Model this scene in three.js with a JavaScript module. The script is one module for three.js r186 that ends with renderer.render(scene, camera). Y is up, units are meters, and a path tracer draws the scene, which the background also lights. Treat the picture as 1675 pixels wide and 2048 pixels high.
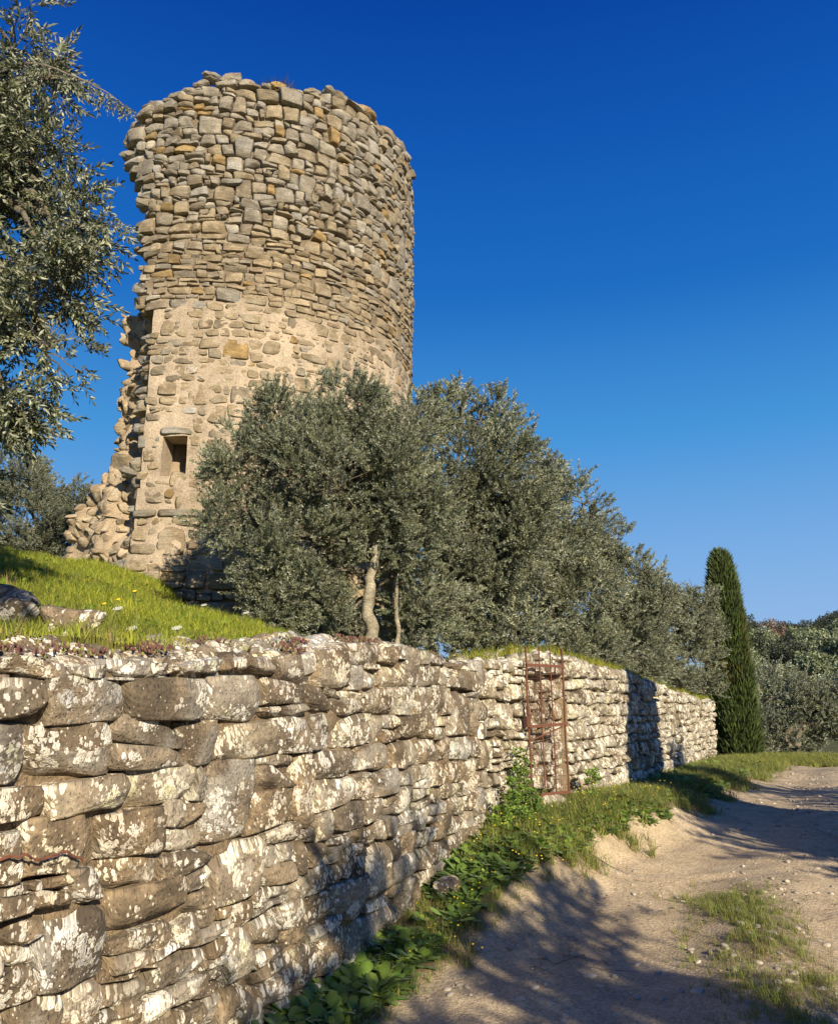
import * as THREE from 'three';
import { mergeGeometries } from 'three/addons/utils/BufferGeometryUtils.js';

// ---------------------------------------------------------------- camera, sky, sun, exposure
const scene = new THREE.Scene();
const camera = new THREE.PerspectiveCamera(62.82, 837 / 1024, 0.05, 2000);
camera.position.set(0, 1.6, 0);
camera.rotation.set(THREE.MathUtils.degToRad(13), 0, 0);
const renderer = new THREE.WebGLRenderer({ antialias: true });
renderer.toneMapping = THREE.LinearToneMapping;
renderer.toneMappingExposure = 1.45;
renderer.shadowMap.enabled = true;
const SUN_DIR = new THREE.Vector3(0.42, 0.43, 0.88).normalize();
const sun = new THREE.DirectionalLight(new THREE.Color().setRGB(1, 0.87, 0.67), 5.0);
sun.position.copy(SUN_DIR).multiplyScalar(60);
sun.castShadow = true;
sun.shadow.radius = 1;
sun.shadow.mapSize.set(4096, 4096);
Object.assign(sun.shadow.camera, { left: -30, right: 30, top: 30, bottom: -30, near: 1, far: 160 });
scene.add(sun, sun.target);
{ // clear evening sky: deep blue overhead, pale towards the horizon
  const W = 256, H = 128, d = new Float32Array(W * H * 4);
  const stops = [[-90, 0.08, 0.07, 0.05], [-2, 0.12, 0.12, 0.11], [0, 0.24, 0.375, 0.55], [4, 0.205, 0.34, 0.545], [9, 0.145, 0.298, 0.54], [17.3, 0.046, 0.214, 0.487], [27, 0.0095, 0.108, 0.378], [37, 0.004, 0.065, 0.303], [45, 0.0018, 0.038, 0.238], [90, 0.0015, 0.022, 0.15]];
  for (let j = 0; j < H; j++) {
    const e = ((j + 0.5) / H - 0.5) * 180;
    let k = 0; while (k < stops.length - 2 && e > stops[k + 1][0]) k++;
    const a = stops[k], b = stops[k + 1], t = Math.min(1, Math.max(0, (e - a[0]) / (b[0] - a[0])));
    for (let i = 0; i < W; i++) for (let c = 0; c < 4; c++) d[(j * W + i) * 4 + c] = c === 3 ? 1 : a[c + 1] + (b[c + 1] - a[c + 1]) * t;
  }
  const sky = new THREE.DataTexture(d, W, H, THREE.RGBAFormat, THREE.FloatType);
  sky.mapping = THREE.EquirectangularReflectionMapping; sky.magFilter = sky.minFilter = THREE.LinearFilter; sky.needsUpdate = true;
  scene.background = sky; scene.environment = sky;
}

// ---------------------------------------------------------------- helpers
const V = (x, y, z) => new THREE.Vector3(x, y, z);
const rgb = (r, g, b) => new THREE.Color().setRGB(r, g, b);
const clamp = (x, a, b) => (x < a ? a : x > b ? b : x), lerp = (a, b, t) => a + (b - a) * t;
const sstep = (a, b, x) => { const t = clamp((x - a) / (b - a), 0, 1); return t * t * (3 - 2 * t); };
function rng(seed) { let s = seed | 0; return () => { s = (s + 0x6d2b79f5) | 0; let t = Math.imul(s ^ (s >>> 15), 1 | s); t = (t + Math.imul(t ^ (t >>> 7), 61 | t)) ^ t; return ((t ^ (t >>> 14)) >>> 0) / 4294967296; }; }
const hash3 = (x, y, z) => { let h = Math.imul(x, 374761393) ^ Math.imul(y, 668265263) ^ Math.imul(z, 1440662683); h = Math.imul(h ^ (h >>> 13), 1274126177); return ((h ^ (h >>> 16)) >>> 0) / 4294967296; };
function vnoise(x, y, z) {                                 // smooth value noise, -1..1
  const ix = Math.floor(x), iy = Math.floor(y), iz = Math.floor(z), fx = x - ix, fy = y - iy, fz = z - iz;
  const u = fx * fx * (3 - 2 * fx), v = fy * fy * (3 - 2 * fy), w = fz * fz * (3 - 2 * fz);
  const L = (k) => lerp(lerp(hash3(ix, iy, iz + k), hash3(ix + 1, iy, iz + k), u), lerp(hash3(ix, iy + 1, iz + k), hash3(ix + 1, iy + 1, iz + k), u), v);
  return lerp(L(0), L(1), w) * 2 - 1;
}
const fbm = (x, y, z, n = 3) => { let s = 0, a = 0.5; for (let i = 0; i < n; i++) { s += a * vnoise(x, y, z + i * 17.3); x *= 2.03; y *= 2.03; z *= 2.03; a *= 0.5; } return s; };
const names = {};
function numbered(name) { const n = (names[name] = (names[name] ?? -1) + 1); return n ? name + '_' + String(n).padStart(3, '0') : name; }
function tag(o, label, category, group) { o.userData = { label, category }; if (group) o.userData.group = group; return o; }
function thing(name, label, category, p = [0, 0, 0], group) { const g = new THREE.Group(); g.name = numbered(name); g.position.set(...p); tag(g, label, category, group); scene.add(g); return g; }
function mesh(name, geo, mat, parent) { const m = new THREE.Mesh(geo, mat); m.name = parent ? name : numbered(name); m.castShadow = m.receiveShadow = true; (parent ?? scene).add(m); return m; }
function struct(name, geo, mat) { const m = mesh(name, geo, mat); m.userData.kind = 'structure'; return m; }
class GB {                                                 // a triangle collector
  constructor() { this.p = []; this.c = []; this.u = []; this.i = []; }
  v(x, y, z, c = [1, 1, 1], u = [0, 0]) { this.p.push(x, y, z); this.c.push(...c); this.u.push(...u); return this.p.length / 3 - 1; }
  t(a, b, c) { this.i.push(a, b, c); }
  q(a, b, c, d) { this.i.push(a, b, c, a, c, d); }
  geo(flat) {
    let g = new THREE.BufferGeometry();
    g.setAttribute('position', new THREE.Float32BufferAttribute(this.p, 3)); g.setAttribute('color', new THREE.Float32BufferAttribute(this.c, 3)); g.setAttribute('uv', new THREE.Float32BufferAttribute(this.u, 2));
    g.setIndex(this.i); if (flat) g = g.toNonIndexed(); g.computeVertexNormals(); return g;
  }
}
function tube(gb, pts, radii, sides, c = [1, 1, 1], vs = 1) {    // tapering tube along points
  const up = V(0.13, 0.2, 0.97); let prev = null, len = 0;
  pts.forEach((p, k) => {
    const a = pts[Math.max(0, k - 1)], b = pts[Math.min(pts.length - 1, k + 1)], d = b.clone().sub(a).normalize();
    const x = V().crossVectors(d, Math.abs(d.dot(up)) > 0.95 ? V(1, 0, 0) : up).normalize(), y = V().crossVectors(d, x);
    if (k) len += p.distanceTo(pts[k - 1]);
    const ring = [];
    for (let s = 0; s <= sides; s++) { const w = (s / sides) * Math.PI * 2, r = radii[k]; const q = p.clone().addScaledVector(x, Math.cos(w) * r).addScaledVector(y, Math.sin(w) * r); ring.push(gb.v(q.x, q.y, q.z, c, [(s / sides) * r * 6 * vs, len * vs])); }
    if (prev) for (let s = 0; s < sides; s++) gb.q(prev[s], ring[s], ring[s + 1], prev[s + 1]);
    prev = ring;
  });
}
function path(pts, n, wob = 0, seed = 0) { const c = new THREE.CatmullRomCurve3(pts), out = []; for (let i = 0; i <= n; i++) { const p = c.getPoint(i / n); if (wob && i && i < n) p.add(V(vnoise(i * 0.7, seed, 1), vnoise(i * 0.7, seed, 5) * 0.5, vnoise(i * 0.7, seed, 9)).multiplyScalar(wob)); out.push(p); } return out; }
const M4 = new THREE.Matrix4(), Q4 = new THREE.Quaternion(), UP = V(0, 1, 0);
function scatter(name, geo, mat, list, parent, kind = 'stuff') { // list of {p, q | d, r, s, c}
  const m = new THREE.InstancedMesh(geo, mat, list.length); m.name = parent ? name : numbered(name); m.castShadow = m.receiveShadow = true;
  list.forEach((o, i) => {
    const q = o.q ?? Q4.clone().setFromUnitVectors(UP, o.d ?? UP); if (o.r) q.multiply(new THREE.Quaternion().setFromAxisAngle(UP, o.r));
    const s = o.s; m.setMatrixAt(i, M4.compose(o.p, q, typeof s === 'number' ? V(s, s, s) : s));
    m.setColorAt(i, o.c ?? rgb(1, 1, 1));
  });
  if (kind) m.userData.kind = kind; (parent ?? scene).add(m); return m;
}

// ---------------------------------------------------------------- textures
function ptable(seed) { const r = rng(seed), t = new Float32Array(65536); for (let i = 0; i < 65536; i++) t[i] = r() * 2 - 1; return t; }
const PT = ptable(7);
function tnoise(x, y, per, s) {                           // tileable value noise, period per
  const ix = Math.floor(x), iy = Math.floor(y), fx = x - ix, fy = y - iy, u = fx * fx * (3 - 2 * fx), v = fy * fy * (3 - 2 * fy);
  const x0 = ((ix % per) + per) % per, x1 = (x0 + 1) % per, y0 = ((iy % per) + per) % per, y1 = (y0 + 1) % per, o = s * 7919;
  const a = PT[(x0 + y0 * 251 + o) & 65535], b = PT[(x1 + y0 * 251 + o) & 65535], c = PT[(x0 + y1 * 251 + o) & 65535], d = PT[(x1 + y1 * 251 + o) & 65535];
  return lerp(lerp(a, b, u), lerp(c, d, u), v);
}
function tfbm(x, y, per, s, n) { let t = 0, a = 0.5; for (let i = 0; i < n; i++) { t += a * tnoise(x, y, per, s + i); x *= 2; y *= 2; per *= 2; a *= 0.55; } return t; }
function makeTex(data, N, srgb) { const t = new THREE.DataTexture(data, N, N, THREE.RGBAFormat); t.wrapS = t.wrapT = THREE.RepeatWrapping; t.magFilter = t.minFilter = THREE.LinearFilter; if (srgb) t.colorSpace = THREE.SRGBColorSpace; t.needsUpdate = true; return t; }
// fn(x, y 0..1) -> [r, g, b (sRGB 0..255), height 0..1]; then lichen blobs on top
function surface(N, fn, after) {
  const col = new Float32Array(N * N * 3), hgt = new Float32Array(N * N);
  for (let j = 0; j < N; j++) for (let i = 0; i < N; i++) { const o = fn(i / N, j / N), k = j * N + i; col[k * 3] = o[0]; col[k * 3 + 1] = o[1]; col[k * 3 + 2] = o[2]; hgt[k] = o[3]; }
  after?.(col, hgt, N);
  const a = new Uint8Array(N * N * 4), b = new Uint8Array(N * N * 4);
  for (let k = 0; k < N * N; k++) { for (let c = 0; c < 3; c++) { a[k * 4 + c] = clamp(col[k * 3 + c], 0, 255); b[k * 4 + c] = clamp(hgt[k] * 255, 0, 255); } a[k * 4 + 3] = b[k * 4 + 3] = 255; }
  return { map: makeTex(a, N, true), bump: makeTex(b, N, false) };
}
function blob(col, hgt, N, cx, cy, r, colour, seed, lift, solid) {
  const R = Math.ceil(r * 1.35);
  for (let y = -R; y <= R; y++) for (let x = -R; x <= R; x++) {
    const w = Math.atan2(y, x), d = Math.hypot(x, y) / (r * (1 + 0.28 * tnoise(2.5 + 1.9 * Math.cos(w), 2.5 + 1.9 * Math.sin(w), 64, seed & 255)));
    if (d > 1) continue;
    const k = (((cy + y) % N + N) % N) * N + (((cx + x) % N + N) % N), g = tnoise((cx + x) * 0.31, (cy + y) * 0.31, 4096, 3), g2 = tnoise((cx + x) * 0.11, (cy + y) * 0.11, 4096, 9);
    if (!solid && g * 0.6 + g2 * 0.5 < -0.34 + (d > 0.8 ? 0.1 : 0)) continue;    // gaps where the crust has flaked
    const edge = d > 0.78 ? 1.05 : 0.94 + 0.1 * g2, a = d > 0.93 ? 0.75 : 1;
    for (let c = 0; c < 3; c++) col[k * 3 + c] = lerp(col[k * 3 + c], colour[c] * edge + g * 12, a);
    hgt[k] = Math.min(1, hgt[k] + lift * (1 - d * 0.4) * (0.8 + g * 0.4));
  }
}
function lichen(clusters, share, seed, pale) {
  return (col, hgt, N) => {
    const r = rng(seed), px = N / 2.4, tone = (c, d) => c.map((x) => x + d);                    // pixels a metre
    const shades = pale ? [[226, 221, 203], [214, 210, 195], [232, 228, 214], [196, 192, 174], [205, 203, 170]] : [[222, 215, 198], [208, 202, 188], [180, 174, 161], [228, 223, 209], [214, 208, 193], [204, 199, 178]];
    for (let n = 0; n < clusters; n++) {
      const cx = r() * N, cy = r() * N, spread = (0.03 + 0.11 * r() * r()) * px, m = 5 + (r() * r() * 46) | 0, sh = shades[(r() * shades.length) | 0];
      for (let k = 0; k < m; k++) { const w = r() * 6.283, q = spread * Math.sqrt(r()) * (0.4 + 0.6 * r()) * 1.3; blob(col, hgt, N, (cx + Math.cos(w) * q * 1.25) | 0, (cy + Math.sin(w) * q) | 0, (0.004 + 0.017 * r() * r()) * px, tone(sh, (r() - 0.5) * 26), (r() * 255) | 0, 0.16, r() < 0.4); }
    }
    for (let n = 0; n < share; n++) blob(col, hgt, N, (r() * N) | 0, (r() * N) | 0, (0.0012 + 0.006 * r() * r() * r()) * px, tone([216, 210, 194], (r() - 0.5) * 40), (r() * 255) | 0, 0.1, true);
  };
}
const weathered = (dark, mid, grey) => (x, y) => {
  const a = tfbm(x * 12, y * 12, 12, 1, 4), b = tfbm(x * 40, y * 70, 40, 20, 4), c = tfbm(x * 180, y * 240, 180, 40, 2), bed = tfbm(x * 9, y * 150, 9, 60, 2), pit = tnoise(x * 330, y * 330, 330, 80);
  const t = clamp(0.5 + a * 1.3 + b * 0.5, 0, 1), g = sstep(0.05, 0.35, tfbm(x * 7, y * 9, 7, 90, 3)), f = 1 + c * 0.2 + bed * 0.16 + (pit < -0.62 ? -0.25 : 0), o = [];
  for (let k = 0; k < 3; k++) o.push(lerp(lerp(dark[k], mid[k], t), grey[k], g * 0.75) * f);
  o.push(clamp(0.42 + b * 0.3 + c * 0.22 + bed * 0.22 + (pit < -0.62 ? -0.2 : 0), 0, 1)); return o;
};
const std = (o) => new THREE.MeshStandardMaterial({ roughness: 0.95, vertexColors: true, ...o });
const TX = {
  near: surface(2048, weathered([94, 82, 66], [142, 126, 102], [144, 138, 126]), lichen(640, 9000, 11, false)),
  bare: surface(1024, weathered([98, 87, 71], [150, 134, 110], [146, 141, 130]), lichen(230, 4200, 17, false)),
  pale: surface(1536, weathered([116, 105, 90], [158, 147, 127], [160, 156, 146]), lichen(720, 4200, 23, true)),
  tower: surface(1536, (x, y) => { const o = weathered([176, 168, 154], [222, 215, 200], [205, 204, 200])(x, y); return o; }, lichen(40, 900, 31, true)),
  grit: surface(1536, (x, y) => {
    const a = tfbm(x * 10, y * 10, 10, 3, 4), c = tfbm(x * 110, y * 110, 110, 12, 3), d = tnoise(x * 420, y * 420, 420, 33), e = tnoise(x * 170, y * 170, 170, 55), st = e > 0.66 ? 0.18 : e < -0.75 ? -0.2 : 0, f = 1 + a * 0.12 + c * 0.18 + d * 0.08 + st;
    return [222 * f, 214 * f, 200 * f, clamp(0.5 + a * 0.2 + c * 0.35 + d * 0.12 + st, 0, 1)];
  }),
};
const MAT = {
  bare: std({ map: TX.bare.map, bumpMap: TX.bare.bump, bumpScale: 0.011 }),
  near: std({ map: TX.near.map, bumpMap: TX.near.bump, bumpScale: 0.009 }), pale: std({ map: TX.pale.map, bumpMap: TX.pale.bump, bumpScale: 0.008 }),
  tower: std({ map: TX.tower.map, bumpMap: TX.tower.bump, bumpScale: 0.01 }), grit: std({ map: TX.grit.map, bumpMap: TX.grit.bump, bumpScale: 0.012, roughness: 1 }),
  soil: std({ roughness: 1 }), rust: std({ color: rgb(0.15, 0.06, 0.034), roughness: 0.9, metalness: 0.1 }),
  leaf: new THREE.MeshPhysicalMaterial({ vertexColors: true, roughness: 0.62, transmission: 0.22, thickness: 0 }),
  blade: new THREE.MeshPhysicalMaterial({ vertexColors: true, roughness: 0.7, transmission: 0.35, thickness: 0 }), plain: std({ roughness: 0.9 }),
};
for (const k of ['leaf', 'blade', 'plain', 'soil', 'rust']) MAT[k].side = THREE.DoubleSide;

// ---------------------------------------------------------------- stones
// one stone on a patch q = [bl, br, tr, tl] of (a, b) metres; map(a, b, d) gives the place in the world
function stoneGeo(q, o) {
  const { nx = 12, ny = 9, back = 0.12, bulge = 0.02, round = 0.5, fillet = 0.03, fw = 0.3, rough = 0.01, freq = 9, strata = 1.6, tilt = [0, 0], wob = 0.008, tint = [1, 1, 1], map, tile = 2.4, off = [0, 0], seed = 0, lift = 0, chip = 0 } = o;
  const rc = rng((seed * 7919) | 0), chips = chip ? [0, 1, 2, 3].map(() => { const w = rc() * 6.283; return [Math.cos(w), Math.sin(w), 0.35 + 0.6 * rc(), chip * (0.3 + rc())]; }) : [];
  const P = [], C = [], U = [], I = [];
  for (let j = 0; j <= ny; j++) for (let i = 0; i <= nx; i++) {
    const rim = i === 0 || j === 0 || i === nx || j === ny;
    let s = Math.sin((-1 + (2 * i) / nx) * Math.PI * 0.5), t = Math.sin((-1 + (2 * j) / ny) * Math.PI * 0.5);
    const s2 = s * Math.sqrt(1 - round * t * t * 0.5), t2 = t * Math.sqrt(1 - round * s * s * 0.5);
    const m = Math.min(1, Math.pow(Math.pow(Math.abs(s), 6) + Math.pow(Math.abs(t), 6), 1 / 6));
    const e = clamp((m - (1 - fw)) / fw, 0, 1), k = (s2 + 1) / 2, l = (t2 + 1) / 2;
    let a = lerp(lerp(q[0][0], q[1][0], k), lerp(q[3][0], q[2][0], k), l), b = lerp(lerp(q[0][1], q[1][1], k), lerp(q[3][1], q[2][1], k), l);
    const n1 = vnoise(a * 7 + seed, b * 7, seed * 1.7), n2 = vnoise(a * 7, b * 7 + seed, seed * 2.3 + 50);
    a += n1 * wob * 1.6; b += n2 * wob;
    let d = lift + bulge * (1 - m * m) + tilt[0] * s + tilt[1] * t - fillet * (1 - Math.sqrt(Math.max(0, 1 - e * e)));
    d += rough * 2 * fbm(a * freq + seed * 3.1, b * freq * strata, seed, 3) + rough * 0.7 * vnoise(a * freq * 0.8, b * freq * strata * 3.5, seed + 7);
    for (const c of chips) d -= c[3] * Math.max(0, s * c[0] + t * c[1] - c[2]);
    if (rim) d = lift - back;
    const p = map(a, b, d); P.push(p.x, p.y, p.z); C.push(...tint); U.push((a + d * 0.8) / tile + off[0], (b + d * 0.8) / tile + off[1]);
  }
  for (let j = 0; j < ny; j++) for (let i = 0; i < nx; i++) { const a = j * (nx + 1) + i, b = a + 1, c = b + nx + 1, d = a + nx + 1; I.push(a, b, c, a, c, d); }
  const g = new THREE.BufferGeometry();
  g.setAttribute('position', new THREE.Float32BufferAttribute(P, 3)); g.setAttribute('color', new THREE.Float32BufferAttribute(C, 3)); g.setAttribute('uv', new THREE.Float32BufferAttribute(U, 2));
  g.setIndex(I); g.computeVertexNormals(); return g;
}
// irregular coursed rubble: [{q, h, w, level}] between a0 and a1
function rubble({ seed, a0, a1, levels, top, base, wobble = 0.025, jit = 0.02, ratio = [1.1, 3], gap = 0.004, split = 0.16, jump = 0, longer = () => 1, keep = () => true }) {
  const r = rng(seed), out = [], blocked = {}, Y = (k, a) => levels[k] + wobble * 2 * fbm(a * 0.8, k * 3.7, seed, 2);
  for (let k = 0; k < levels.length - 1; k++) {
    const h = levels[k + 1] - levels[k]; let a = a0 - r() * h * 2, lean = 0; const skip = blocked[k] ?? [];
    while (a < a1) {
      let w = Math.max(0.07, h * longer(levels[k]) * lerp(ratio[0], ratio[1], Math.pow(r(), 1.4)));
      { const hit = skip.find((s) => s[1] > a + 0.01 && s[0] < a + w); if (hit) { if (hit[0] - a < 0.09) { a = hit[1]; lean = 0; continue; } w = hit[0] - a; } }
      let kt = k + 1; if (jump && k + 2 < levels.length && r() < jump) { const h2 = levels[k + 2] - levels[k]; w = Math.max(w, h2 * (0.7 + r() * 0.7)); if (!skip.some((s) => s[1] > a && s[0] < a + w)) { kt = k + 2; (blocked[k + 1] ??= []).push([a, a + w]); } }
      const nl = (r() - 0.5) * Math.min(0.07, h * 0.35), J = () => (r() - 0.5) * 2 * jit;
      let q = [[a - lean + gap, Y(k, a) + gap + J()], [a + w - nl - gap, Y(k, a + w) + gap + J()], [a + w + nl - gap, Y(kt, a + w) - gap + J()], [a + lean + gap, Y(kt, a) - gap + J()]];
      a += w; lean = nl;
      const T0 = top(q[3][0]), T1 = top(q[2][0]), cy = (q[0][1] + q[2][1]) / 2, ca = (q[0][0] + q[2][0]) / 2;
      q[3][1] = Math.min(q[3][1], T0 + J()); q[2][1] = Math.min(q[2][1], T1 + J());
      if ((q[3][1] + q[2][1] - q[0][1] - q[1][1]) / 2 < Math.min(0.045, h * 0.5) || cy < base(ca) - 0.08 || !keep(ca, cy, w, h)) continue;
      if (r() < split && h > 0.11) {
        const f = 0.35 + r() * 0.3, ml = lerp(q[0][1], q[3][1], f) + J(), mr = lerp(q[1][1], q[2][1], f) + J(), g = gap;
        out.push({ q: [q[0], q[1], [q[1][0], mr - g], [q[0][0], ml - g]], r: r() });
        if (r() < 0.4) { const xm = lerp(q[3][0], q[2][0], 0.35 + r() * 0.3), ym = (ml + mr) / 2, yt = (q[3][1] + q[2][1]) / 2; out.push({ q: [[q[0][0], ml + g], [xm - g, ym + g], [xm - g, yt], q[3]], r: r() }, { q: [[xm + g, ym + g], [q[1][0], mr + g], q[2], [xm + g, yt]], r: r() }); }
        else out.push({ q: [[q[0][0], ml + g], [q[1][0], mr + g], q[2], q[3]], r: r() });
      } else out.push({ q, r: r() });
    }
  }
  return out;
}
const EYE = V(0, 1.6, 0);
// the 300 stones that show largest become parts, the rest one part
function layStones(parent, list, build, limit = 300) {
  for (const s of list) { const [a, b, c, d] = s.q, ca = (a[0] + b[0] + c[0] + d[0]) / 4, cb = (a[1] + b[1] + c[1] + d[1]) / 4; s.area = (b[0] + c[0] - a[0] - d[0]) * (c[1] + d[1] - a[1] - b[1]); s.score = build.score(ca, cb) * s.area; }
  list.sort((x, y) => y.score - x.score);
  const rest = new Map();
  list.forEach((s, i) => {
    const { geo, mat } = build.stone(s, i < limit);
    if (i < limit) mesh('stone', geo, mat, parent); else { if (!rest.has(mat)) rest.set(mat, []); rest.get(mat).push(geo); }
  });
  for (const [mat, gs] of rest) { const m = mesh('small_stones', mergeGeometries(gs), mat, parent); m.userData.kind = 'stuff'; }
}
// a shell of quads on a grid: keep(i, j) says which cells are solid; front(i, j) and rear(i, j) give corner points
function shellGeo(ni, nj, keep, front, rear, tint = [1, 1, 1], uvOf = (i, j) => [i, j]) {
  const g = new GB(), F = [], B = [], id = (i, j) => j * (ni + 1) + i, K = (i, j) => i >= 0 && j >= 0 && i < ni && j < nj && keep(i, j), tn = (i, j) => (typeof tint === 'function' ? tint(i, j) : tint);
  for (let j = 0; j <= nj; j++) for (let i = 0; i <= ni; i++) { const p = front(i, j), q = rear(i, j), u = uvOf(i, j); F.push(g.v(p.x, p.y, p.z, tn(i, j), u)); B.push(g.v(q.x, q.y, q.z, tn(i, j), u)); }
  for (let j = 0; j < nj; j++) for (let i = 0; i < ni; i++) {
    if (!K(i, j)) continue;
    const a = id(i, j), b = id(i + 1, j), c = id(i + 1, j + 1), d = id(i, j + 1);
    g.q(F[a], F[b], F[c], F[d]); g.q(B[b], B[a], B[d], B[c]);
    const side = (m, n) => { const dup = (k) => g.v(g.p[k * 3], g.p[k * 3 + 1], g.p[k * 3 + 2], [g.c[k * 3], g.c[k * 3 + 1], g.c[k * 3 + 2]], [g.u[k * 2], g.u[k * 2 + 1]]); const x = [F[m], F[n], B[n], B[m]].map(dup); g.u[x[2] * 2] += 0.2; g.u[x[3] * 2] += 0.2; g.q(x[1], x[0], x[3], x[2]); };
    if (!K(i, j - 1)) side(a, b); if (!K(i + 1, j)) side(b, c); if (!K(i, j + 1)) side(c, d); if (!K(i - 1, j)) side(d, a);
  }
  return g.geo();
}

// ---------------------------------------------------------------- the lie of the land
const NW = V(0.923, 0, 0.385), TW = V(0.385, 0, -0.923), FOOT = NW.clone().multiplyScalar(-2.5);   // face of the near wall
const PATH2 = [[0.50, -8.22], [0.66, -8.36], [1.16, -9.0], [1.66, -9.58], [2.29, -10.78], [3.59, -13.28], [5.05, -16.12], [6.5, -18.9]].map(([x, z]) => V(x, 0, z));   // face of the far wall
const wallX = (z) => {                                     // x of the wall faces at depth z
  if (z > -8.2) return FOOT.x + TW.x * ((z - FOOT.z) / TW.z);
  for (let i = 1; i < PATH2.length; i++) if (z >= PATH2[i].z) return lerp(PATH2[i - 1].x, PATH2[i].x, (z - PATH2[i - 1].z) / (PATH2[i].z - PATH2[i - 1].z));
  return 6.5 + (-18.9 - z) * 0.55;
};
const rise = (z) => 0.3 * sstep(-5.5, -11.5, z) * (1 - 0.4 * sstep(-17, -22, z));
const bankTop = (z) => lerp(lerp(-0.02, 0.4, sstep(-5, -8.0, z)), 0.16, sstep(-8.5, -12, z)) * sstep(-23, -20, z);
function groundY(x, z) {
  const w = x - wallX(z), side = 0.05 * fbm(x * 0.6, z * 0.6, 3, 2), bw = lerp(1.15, 1.5, sstep(-7, -10, z)) * lerp(1, 0.95, sstep(-13, -18, z));
  let y = rise(z) + bankTop(z) * (1 - sstep(bw * 0.35, bw, w)) + 0.05 * fbm(x * 1.3, z * 1.3, 8, 3) * sstep(0.5, 2, w);
  const c = w - bw;                                        // across the track: two ruts and a low middle ridge
  if (z > -22) y += -0.045 * Math.exp(-(((c - 0.55) / 0.4) ** 2)) - 0.05 * Math.exp(-(((c - 2.1) / 0.45) ** 2)) + 0.05 * Math.exp(-(((c - 1.35) / 0.35) ** 2)) * sstep(-9, -6, z) + 0.1 * sstep(3.3, 4.6, c) * sstep(-12, -14, z) * sstep(-22, -20, z);
  const r = Math.hypot(x, z), fall = -0.9 * sstep(-25.5, -34, z);
  y += fall + side * 0.6;
  if (r > 40 && z < 0) { const lat = Math.min(0.75, x / Math.max(1, -z)); y += (7.0 + 7.5 * (lat - 0.4)) * sstep(40, 98, r) * sstep(0.12, 0.36, lat) + 0.6 * fbm(x * 0.05, z * 0.05, 4, 3) * sstep(40, 60, r) - 18 * sstep(110, 300, r) * sstep(0.12, 0.36, lat); }
  return y;
}
function moundY(x, z) {
  const w = -2.5 - (NW.x * x + NW.z * z);
  let y = 1.9 + 0.285 * Math.max(0, w - 0.75) - 0.85 * sstep(-4.0, -2.7, x) * sstep(-8.6, -11.8, z);
  y = Math.min(y, 3.5 + 0.12 * Math.max(0, y - 3.5));
  y -= 0.2 * sstep(-15, -19, z) * (w < 2 ? 1 : 0.5);
  return y + 0.09 * fbm(x * 1.1, z * 1.1, 2, 3) + 0.03 * fbm(x * 4, z * 4, 6, 2);
}
{ // one great sheet of ground to the horizon, kept under the finer track sheet near the camera
  const g = new GB(), N = 150, e = (k) => { const t = (k / N) * 2 - 1; return Math.sign(t) * (Math.abs(t) * 30 + Math.pow(Math.abs(t), 4) * 900); };
  for (let j = 0; j <= N; j++) for (let i = 0; i <= N; i++) {
    const x = e(i) + 8, z = e(j) - 20, near = x > -7 && x < 15 && z > -27.5 && z < 7, n = fbm(x * 0.08, z * 0.08, 1, 3);
    let y = x < wallX(clamp(z, -24, 4)) - 0.2 && z > -26 ? -0.3 : groundY(x, z); if (near) y -= 0.35;
    g.v(x, y, z, [0.10 + 0.04 * n, 0.115 + 0.05 * n, 0.035 + 0.01 * n], [x / 3, z / 3]);
  }
  for (let j = 0; j < N; j++) for (let i = 0; i < N; i++) { const a = j * (N + 1) + i; g.q(a, a + N + 1, a + N + 2, a + 1); }
  struct('ground', g.geo(), MAT.grit);
}
const grassyTrack = (x, z) => {                            // how much green the track floor carries, 0..1
  const w = x - wallX(z), n = 0.5 + fbm(x * 2.3, z * 2.3, 12, 3);
  const verge = 1 - sstep(0.55, 1.0, w / lerp(0.66, 1.12, sstep(-5.5, -9, z)) * lerp(1, 0.8, sstep(-11, -15, z)) + (n - 0.5) * 0.5);
  const ridge = Math.exp(-(((x - 2.32 - (z + 6.2) * -0.18) / 0.3) ** 2)) * sstep(-8.0, -7.2, z) * sstep(0.3, 0.7, n + 0.1);
  const far = sstep(-20.8, -21.5, z + (x - 8) * 0.25 + (n - 0.5) * 1.2);
  return clamp(Math.max(verge, ridge, far), 0, 1);
};
{
  const g = new GB(), x0 = -1.6, x1 = 14, z0 = 5, z1 = -27.4, ni = 230, nj = 520;
  const zz = (j) => { const t = j / nj; return lerp(z0, z1, t); };
  for (let j = 0; j <= nj; j++) for (let i = 0; i <= ni; i++) {
    const z = zz(j), x = lerp(Math.max(x0, wallX(z) - 0.4), x1, Math.pow(i / ni, 1.35));
    const gr = grassyTrack(x, z), n = fbm(x * 0.9, z * 0.9, 5, 3), y = groundY(x, z) + 0.014 * fbm(x * 7, z * 7, 9, 3) + 0.03 * gr * fbm(x * 5, z * 5, 3, 2);
    const n2 = 0.06 * fbm(x * 3.1, z * 3.1, 31, 3), s = [0.62 + 0.16 * n + n2, 0.525 + 0.14 * n + n2 * 0.9, 0.38 + 0.1 * n + n2 * 0.7], d = [0.17, 0.135, 0.07];
    g.v(x, y, z, s.map((c, k) => lerp(c, d[k], gr * 0.85)), [x / 1.7, z / 1.7]);
  }
  for (let j = 0; j < nj; j++) for (let i = 0; i < ni; i++) { const a = j * (ni + 1) + i; g.q(a, a + 1, a + ni + 2, a + ni + 1); }
  struct('dirt_track', g.geo(), MAT.grit);
}
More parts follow.
